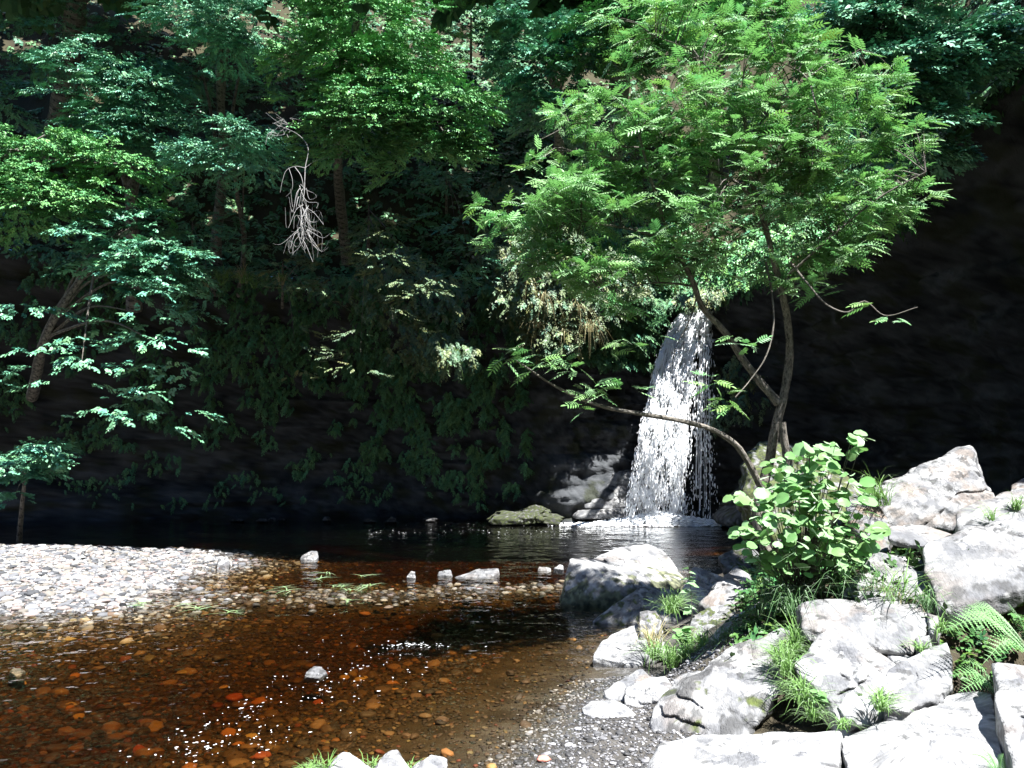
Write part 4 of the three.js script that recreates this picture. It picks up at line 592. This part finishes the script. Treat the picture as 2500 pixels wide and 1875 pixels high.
  for (let [px, py, d, rx, ry, n] of AL) { d *= K; const c = P(px, py, d), ax = rx * d / F, ay = ry * d / F; for (let i = 0; i < n; i++) { const th = R(0, 6.283), yy = R(-1, 1), k = Math.sqrt(1 - yy * yy), r = Math.pow(rnd(), 0.5), o = V(Math.cos(th) * k * r, yy * r, Math.sin(th) * k * r); const at = V(c.x + o.x * ax, c.y + o.y * ay, c.z + o.z * Math.max(ax, ay) * 0.75); if (fbm(at.x * 1.3, at.y * 1.9, at.z * 1.3 + 50, 2) < -0.08) continue; whorl(at, V(o.x, 0.1, o.z), 9); twig.push(at); } }
  const LOW = [[1290, 870, 5.9, 5], [1250, 850, 5.9, 5], [1330, 890, 5.95, 6], [1370, 870, 6, 6], [1390, 905, 6, 6], [1430, 960, 6.05, 5], [1420, 1000, 6.05, 4], [1460, 950, 6.1, 6], [1500, 930, 6.1, 4], [1560, 950, 6.1, 5], [1540, 835, 6, 6], [1500, 850, 6, 5], [1590, 810, 6, 4], [1480, 640, 5.8, 6], [1500, 690, 5.8, 6], [1740, 930, 5.95, 6], [1770, 960, 5.95, 6], [1785, 995, 5.95, 4], [1830, 850, 6.05, 5], [1800, 830, 6.05, 4], [2180, 780, 5.9, 4], [2110, 740, 6, 3], [1300, 910, 5.95, 4], [1230, 880, 5.9, 3]];
  for (const [px, py, d, n] of LOW) whorl(P(px, py, d * K), V(-0.3, 0, 0.2), n);
  leaves.sort((a, c2) => c2[1] - a[1]);
  const rest = [], cols = []; leaves.forEach(([m], i) => { m.elements[12] -= b.x; m.elements[13] -= b.y; m.elements[14] -= b.z; if (i < 300) { const l = part(t, 'leaf', ashLeaf, greens.ash); m.decompose(l.position, l.quaternion, l.scale); } else { rest.push(m); cols.push(tint(0.25)); } });
  scatter(t, 'foliage', ashLeaf, greens.ash, rest, cols);
  // twigs carrying the tufts, from the nearest branch
  const curves = stems.map(s => curveOf(pts(s[1]))), samp = curves.slice(0, 12).flatMap(c => c.getPoints(30)); const tg = [];
  twig.forEach((w, i) => { if (i % 2) return; const e = w.clone().sub(b); let best = null, bd = 1e9; for (const p of samp) { const dd = p.distanceTo(e); if (dd < bd) { bd = dd; best = p; } } if (bd < 1.1) tg.push(limb([best, best.clone().lerp(e, 0.5).add(V(0, 0.06, 0)), e], 0.006, 0.0025, 6, 4, 0.1, i)); });
  part(t, 'twigs', mergeGeometries(tg), barkMat, 'stuff');
  tag(t, 'ash_tree', 'slender forked ash with feathery leaves and a low limb crossing the waterfall', 'tree');
}

// ---------- round-leaved bush ----------
const alderPale = leafMat(0.15, 0.3, 0.08, 0.45, 0.4);
function roundLeaf(L, seed) { const r = mulberry(seed), n = 18, pos = [0, 0, L * 0.45], idx = []; const cup = 0.1 + 0.12 * r(); for (let i = 0; i < n; i++) { const a = i / n * 6.283, k = 1 + 0.05 * Math.sin(i * 2.6 + seed) + (i % 2 ? 0.025 : -0.025), x = Math.sin(a) * 0.42 * L * k * (1 - 0.1 * Math.cos(a)), z = L * 0.5 - Math.cos(a) * 0.5 * L * k; pos.push(x, cup * Math.abs(x) - 0.18 * (z / L) * (z / L) * L + 0.012 * L * Math.sin(i * 1.7), z); } for (let i = 0; i < n; i++) idx.push(0, 1 + (i + 1) % n, 1 + i); const g = new THREE.BufferGeometry(); g.setAttribute('position', new THREE.Float32BufferAttribute(pos, 3)); g.setIndex(idx); g.computeVertexNormals(); return g; }
{
  const b = P(1960, 1455, 6.1), t = new THREE.Group(); t.position.copy(b); const rl = [3, 7, 11, 19].map(s => roundLeaf(0.096, s));
  const heads = [], BL = [[1960, 1130, 5.85, 80, 45, 20], [2000, 1190, 5.75, 110, 55, 30], [1930, 1235, 5.70, 100, 50, 26], [2020, 1260, 5.65, 100, 45, 22], [1890, 1290, 5.65, 70, 40, 14], [2050, 1310, 5.65, 80, 40, 14], [1960, 1330, 5.65, 110, 40, 18], [2085, 1080, 5.85, 25, 25, 6], [1812, 1212, 5.75, 22, 14, 4], [1830, 1310, 5.70, 40, 25, 9], [2100, 1200, 5.70, 25, 25, 6], [2120, 1300, 5.65, 25, 25, 6], [2010, 1090, 5.85, 40, 20, 6], [1920, 1180, 5.75, 60, 40, 12], [1950, 1375, 5.80, 110, 30, 14], [2050, 1350, 5.75, 70, 40, 12], [1880, 1350, 5.80, 60, 30, 8]];
  let k = 0; for (const [px, py, d, rx, ry, n0] of BL) for (let i = 0, n = n0 * 2.5; i < n; i++) { const a = R(0, 6.283), r = Math.sqrt(rnd()), p = P(px + Math.cos(a) * r * rx, py + Math.sin(a) * r * ry, d + gauss() * 0.18).sub(b); const l = part(t, 'leaf', rl[k++ % 4], [greens.alder, greens.ash, alderPale][(rnd() * 3) | 0]); const az = R(0, 6.283), m = basis(p, V(Math.cos(az) + (px - 1970) / 150, R(-0.45, 0.2), Math.sin(az) + 0.35), V(gauss() * 0.9 + 0.1, 0.75, 0.5 + gauss() * 0.8), R(0.45, 1.2)); m.decompose(l.position, l.quaternion, l.scale); if (i % 5 === 0) heads.push(p); }
  heads.forEach((h, i) => part(t, 'stem', limb([V(gauss() * 0.16, -0.1, gauss() * 0.12), V(h.x * 0.5, h.y * 0.45, h.z * 0.5), h], 0.006, 0.0022, 10, 5, 0.1, i), barkMat));
  tag(t, 'leafy_bush', 'bright bush with large round leaves growing between the boulders', 'bush');
}
// ---------- small plants, ferns and grass ----------
function smallPlant(name, label, base, top, n, L, mat, shape, grp) { const t = new THREE.Group(); t.position.copy(base); const e = top.clone().sub(base); part(t, 'stem', limb([V(0, -0.03, 0), e.clone().multiplyScalar(0.5).add(V(0.01, 0, 0)), e], 0.004, 0.002, 10, 5, 0.1, base.x), barkMat); for (let i = 0; i < n; i++) { const f = R(0.25, 1), a = R(0, 6.283), l = part(t, 'leaf', shape, mat); basis(e.clone().multiplyScalar(f), V(Math.cos(a), R(-0.3, 0.3), Math.sin(a)), V(gauss() * 0.4, 1, gauss() * 0.4 + 0.2), L * R(0.7, 1.2)).decompose(l.position, l.quaternion, l.scale); } return tag(t, name, label, 'plant', grp); }
const blade1 = leafGeo(0.08, 0.06);
smallPlant('seedling', 'thin seedling with pale star-like leaf whorls rising before the slanting block', P(1690, 1545, 6.9), P(1680, 1375, 6.9), 16, 1.0, greens.alder, blade1, 'small plants among the boulders');
smallPlant('herb', 'low leafy herb filling the crevice behind the low white rock', P(1660, 1600, 6.5), P(1665, 1530, 6.5), 26, 1.1, greens.ash, blade1, 'small plants among the boulders');
smallPlant('herb', 'spreading pale-leaved herb under the edge of the round-leaved bush', P(1880, 1440, 5.9), P(1870, 1370, 5.9), 22, 0.6, greens.alder, ashLeaf, 'small plants among the boulders');
smallPlant('herb', 'leafy herb growing in the grassy gap beside the kite-shaped boulder', P(2000, 1720, 4.7), P(1995, 1690, 4.65), 12, 0.7, greens.ash, blade1, 'small plants among the boulders');
smallPlant('herb', 'small leafy herb at the foot of the slab near the long grass', P(1880, 1500, 5.7), P(1885, 1460, 5.7), 18, 0.7, greens.ash, blade1, 'small plants among the boulders');
function pinnaGeo(L) { const n = 7, pos = [0, 0, 0], idx = []; for (let i = 1; i <= n; i++) { const z = i / n * L, w = 0.16 * L * (1 - i / (n + 0.6)); pos.push(-w, 0.1 * w, z - L / n * 0.25, w, 0.1 * w, z - L / n * 0.25, 0, 0, z - L / n * 0.55 + L / n * 0.4); } pos.push(0, -0.02 * L, L); for (let i = 0; i < n; i++) { const c = i === 0 ? 0 : 3 * i, l = 1 + 3 * i, r = l + 1, e = l + 2; idx.push(c, e, l, c, r, e); } const last = 3 * n, tip = 3 * n + 1; idx.push(last, tip, last - 2, last, last - 1, tip); const g = new THREE.BufferGeometry(); g.setAttribute('position', new THREE.Float32BufferAttribute(pos, 3)); g.setIndex(idx); g.computeVertexNormals(); return g; }
const pin = pinnaGeo(0.1), fernMat = leafMat(0.16, 0.36, 0.11, 0.4, 0.2);
function fern(label, base, fronds) { const t = new THREE.Group(); t.position.copy(base); for (const [tip, L, np] of fronds) { const e = tip.clone().sub(base), mid = e.clone().multiplyScalar(0.5).add(V(0, 0.16 * e.length(), 0)), pts = [V(0, -0.02, 0), mid, e], c = curveOf(pts); const f = part(t, 'frond', limb(pts, 0.004, 0.0012, 20, 4, 0, 1), fernMat); for (let i = 0; i < np; i++) { const u = 0.14 + 0.85 * i / np, p = c.getPointAt(u), tg = c.getTangentAt(u), sd = new THREE.Vector3().crossVectors(tg, V(0, 1, 0)).normalize(), up = new THREE.Vector3().crossVectors(sd, tg), sc = L * Math.sin(Math.PI * Math.min(1, 0.22 + 0.78 * u)) * (1 - 0.25 * u); for (const s of [-1, 1]) { const m = part(f, 'pinna', pin, fernMat); basis(p, sd.clone().multiplyScalar(s).addScaledVector(tg, 0.45).addScaledVector(up, -0.12).add(V(0, -s * sd.z * 0.8, 0)), up.clone().add(V(gauss() * 0.12, 0, 0.7 + gauss() * 0.12)), sc * R(0.92, 1.06) + 0.05).decompose(m.position, m.quaternion, m.scale); } } } return tag(t, 'fern', label, 'fern', 'ferns among the boulders'); }
fern('large bright fern spreading beneath the lichen-spotted boulder', P(2520, 1600, 4.9), [[P(2298, 1540, 4.5), 1.5, 20], [P(2362, 1478, 4.75), 1.5, 20], [P(2460, 1470, 4.85), 1.25, 16], [P(2400, 1620, 4.5), 1.1, 15], [P(2335, 1505, 4.65), 1.4, 19], [P(2600, 1480, 5.0), 1.25, 16]]);
fern('small fern filling the gap between the slabs below the large fern', P(2450, 1700, 4.75), [[P(2318, 1650, 4.6), 0.95, 14], [P(2350, 1610, 4.75), 0.95, 14], [P(2440, 1612, 4.7), 0.9, 14], [P(2340, 1690, 4.55), 0.9, 14]]);
fern('tiny fern sprouting at the corner of the twig-strewn slab', P(2440, 1885, 3.75), [[P(2360, 1840, 3.75), 0.5, 12], [P(2395, 1825, 3.8), 0.5, 12], [P(2450, 1840, 3.75), 0.45, 10]]);
function grass(label, list, mat = grassMat) { const b = P(...list[0].slice(0, 3)), t = new THREE.Group(); t.position.copy(b); list.forEach(([px, py, d, len, n, m], i) => { const g = part(t, 'blades', bladeTuft(Math.round(n * 1.3), len * R(0.9, 1.6), len * R(0.6, 1.1), 0.006, px * 7 + i, R(0.7, 1.3)), m || mat, 'stuff'); g.position.copy(P(px, py, d).sub(b)); g.rotation.set(gauss() * 0.15, 0, gauss() * 0.15); }); return tag(t, 'grass_tuft', label, 'grass', 'grass tufts among the boulders'); }
grass('drooping green grass tuft on the pointed boulder', [[1640, 1495, 7.6, 0.22, 90], [1655, 1480, 7.7, 0.2, 70]], grassMat);
grass('grass tuft spilling over the low white rock beside the herb', [[1605, 1610, 6.4, 0.2, 70], [1640, 1630, 6.2, 0.18, 80], [1680, 1610, 6.3, 0.18, 70], [1720, 1590, 6.3, 0.18, 60], [1600, 1580, 6.6, 0.2, 50, grassPale]]);
grass('long arching grass below the round-leaved bush', [[1960, 1465, 5.75, 0.34, 22], [2030, 1460, 5.75, 0.4, 22], [2085, 1462, 5.75, 0.36, 26], [1900, 1485, 5.9, 0.3, 24], [2120, 1465, 5.7, 0.4, 20], [1860, 1520, 5.9, 0.24, 30]], grassDeep);
grass('upright grass tuft with a straw base in front of the grey-green boulder', [[2175, 1478, 5.6, 0.36, 36], [2195, 1480, 5.6, 0.18, 24, grassPale], [2130, 1472, 5.65, 0.38, 20, grassDeep]]);
grass('grass tuft at the corner under the lichen-spotted boulder', [[2270, 1495, 5.4, 0.2, 40, grassDeep], [2240, 1485, 5.55, 0.2, 26], [2300, 1545, 5.1, 0.14, 40], [2250, 1590, 5.0, 0.12, 30]]);
grass('band of grass growing down the seam between the cracked and kite-shaped boulders', [[1925, 1650, 4.95, 0.16, 90], [1945, 1690, 4.8, 0.14, 90], [1965, 1720, 4.72, 0.14, 80], [1985, 1760, 4.62, 0.12, 70], [1905, 1620, 5.05, 0.15, 60], [1930, 1600, 5.2, 0.16, 60], [1945, 1575, 5.3, 0.16, 50], [2060, 1780, 4.4, 0.1, 30]]);
grass('grass along the slab side between the herb and the long boulder', [[1840, 1545, 5.9, 0.22, 70], [1800, 1560, 6.0, 0.2, 60], [1930, 1500, 5.6, 0.24, 60], [1760, 1590, 6.0, 0.16, 40]], grassDeep);
grass('spiky grass in the crack of the kite-shaped boulder', [[2152, 1735, 4.42, 0.1, 50], [2150, 1700, 4.55, 0.08, 30]]);
grass('thin grass tuft in the dark corner beside the tall peaked boulder', [[2155, 1235, 6.8, 0.28, 50], [2150, 1220, 6.85, 0.2, 30]]);
grass('grass tuft beside the rounded stone on the near shore', [[772, 1890, 4.25, 0.07, 60], [792, 1890, 4.2, 0.09, 25], [750, 1892, 4.2, 0.06, 50]]);
grass('grass tuft with one tall blade between the stones on the near shore', [[912, 1885, 4.35, 0.08, 30], [900, 1885, 4.35, 0.15, 5], [1000, 1880, 4.3, 0.05, 20]]);
grass('grass at the end of the grey slab beside the cave', [[2480, 1245, 6.5, 0.16, 50], [2420, 1270, 6.35, 0.14, 30]]);
{ // low leafy undergrowth on the bank soil between the boulders
  const out = [], cols = []; for (let i = 0; i < 5200; i++) { const d = R(5.1, 9), s = R(0.8, 4.2), x = pw(SHORE, d) + s; if (fbm(x * 1.5, d * 1.5, 61, 2) < -0.18) continue; out.push(basis(V(x, groundH(x, d) + R(0.0, 0.05), -d), V(gauss(), 0.1 + gauss() * 0.5, gauss()), V(gauss() * 0.4, 1, gauss() * 0.4), R(0.3, 0.65))); cols.push(tint(0.4, 0.25)); }
  const g = new THREE.Group(); scatter(g, 'leaves', twigOval, leafMat(0.05, 0.12, 0.03, 0, 0.3), out, cols); tag(g, 'undergrowth', 'low leafy undergrowth on the bank soil between the boulders', 'undergrowth', null, 'stuff');
}
{ // fallen twig on the slab
  const b = P(2380, 1765, 4.33), t = new THREE.Group(); t.position.copy(b); const q = (x, y, d = 4.33) => P(x, y, d).sub(b);
  for (const p of [[[2362, 1764], [2400, 1768], [2438, 1750, 4.4]], [[2405, 1766], [2425, 1780, 4.25], [2418, 1788, 4.2]], [[2420, 1758, 4.36], [2446, 1772, 4.25], [2440, 1785, 4.2]]]) part(t, 'twig', limb(p.map(a => q(...a)), 0.003, 0.0015, 10, 5, 0.2, 1), darkBarkMat);
  tag(t, 'fallen_twig', 'small dark dead twig lying on the broad white slab', 'twig');
}
{ // green weed trailing in the riffle
  const t = new THREE.Group(), b = G(480, 1460); t.position.copy(b); for (let i = 0; i < 16; i++) { const x = R(330, 900), y = lerp(1475, 1430, (x - 330) / 570) + gauss() * 32, p = G(x, y, 0.01), g = part(t, 'weed_strand', bladeTuft(8, 0.07, 0.18, 0.012, 400 + i, 1.6), grassMat); g.scale.y = 0.35; g.position.copy(p.sub(b)); } tag(t, 'water_weed', 'bright green weed trailing over the shallow riffle', 'weed', null, 'stuff');
}
renderer.render(scene, camera);
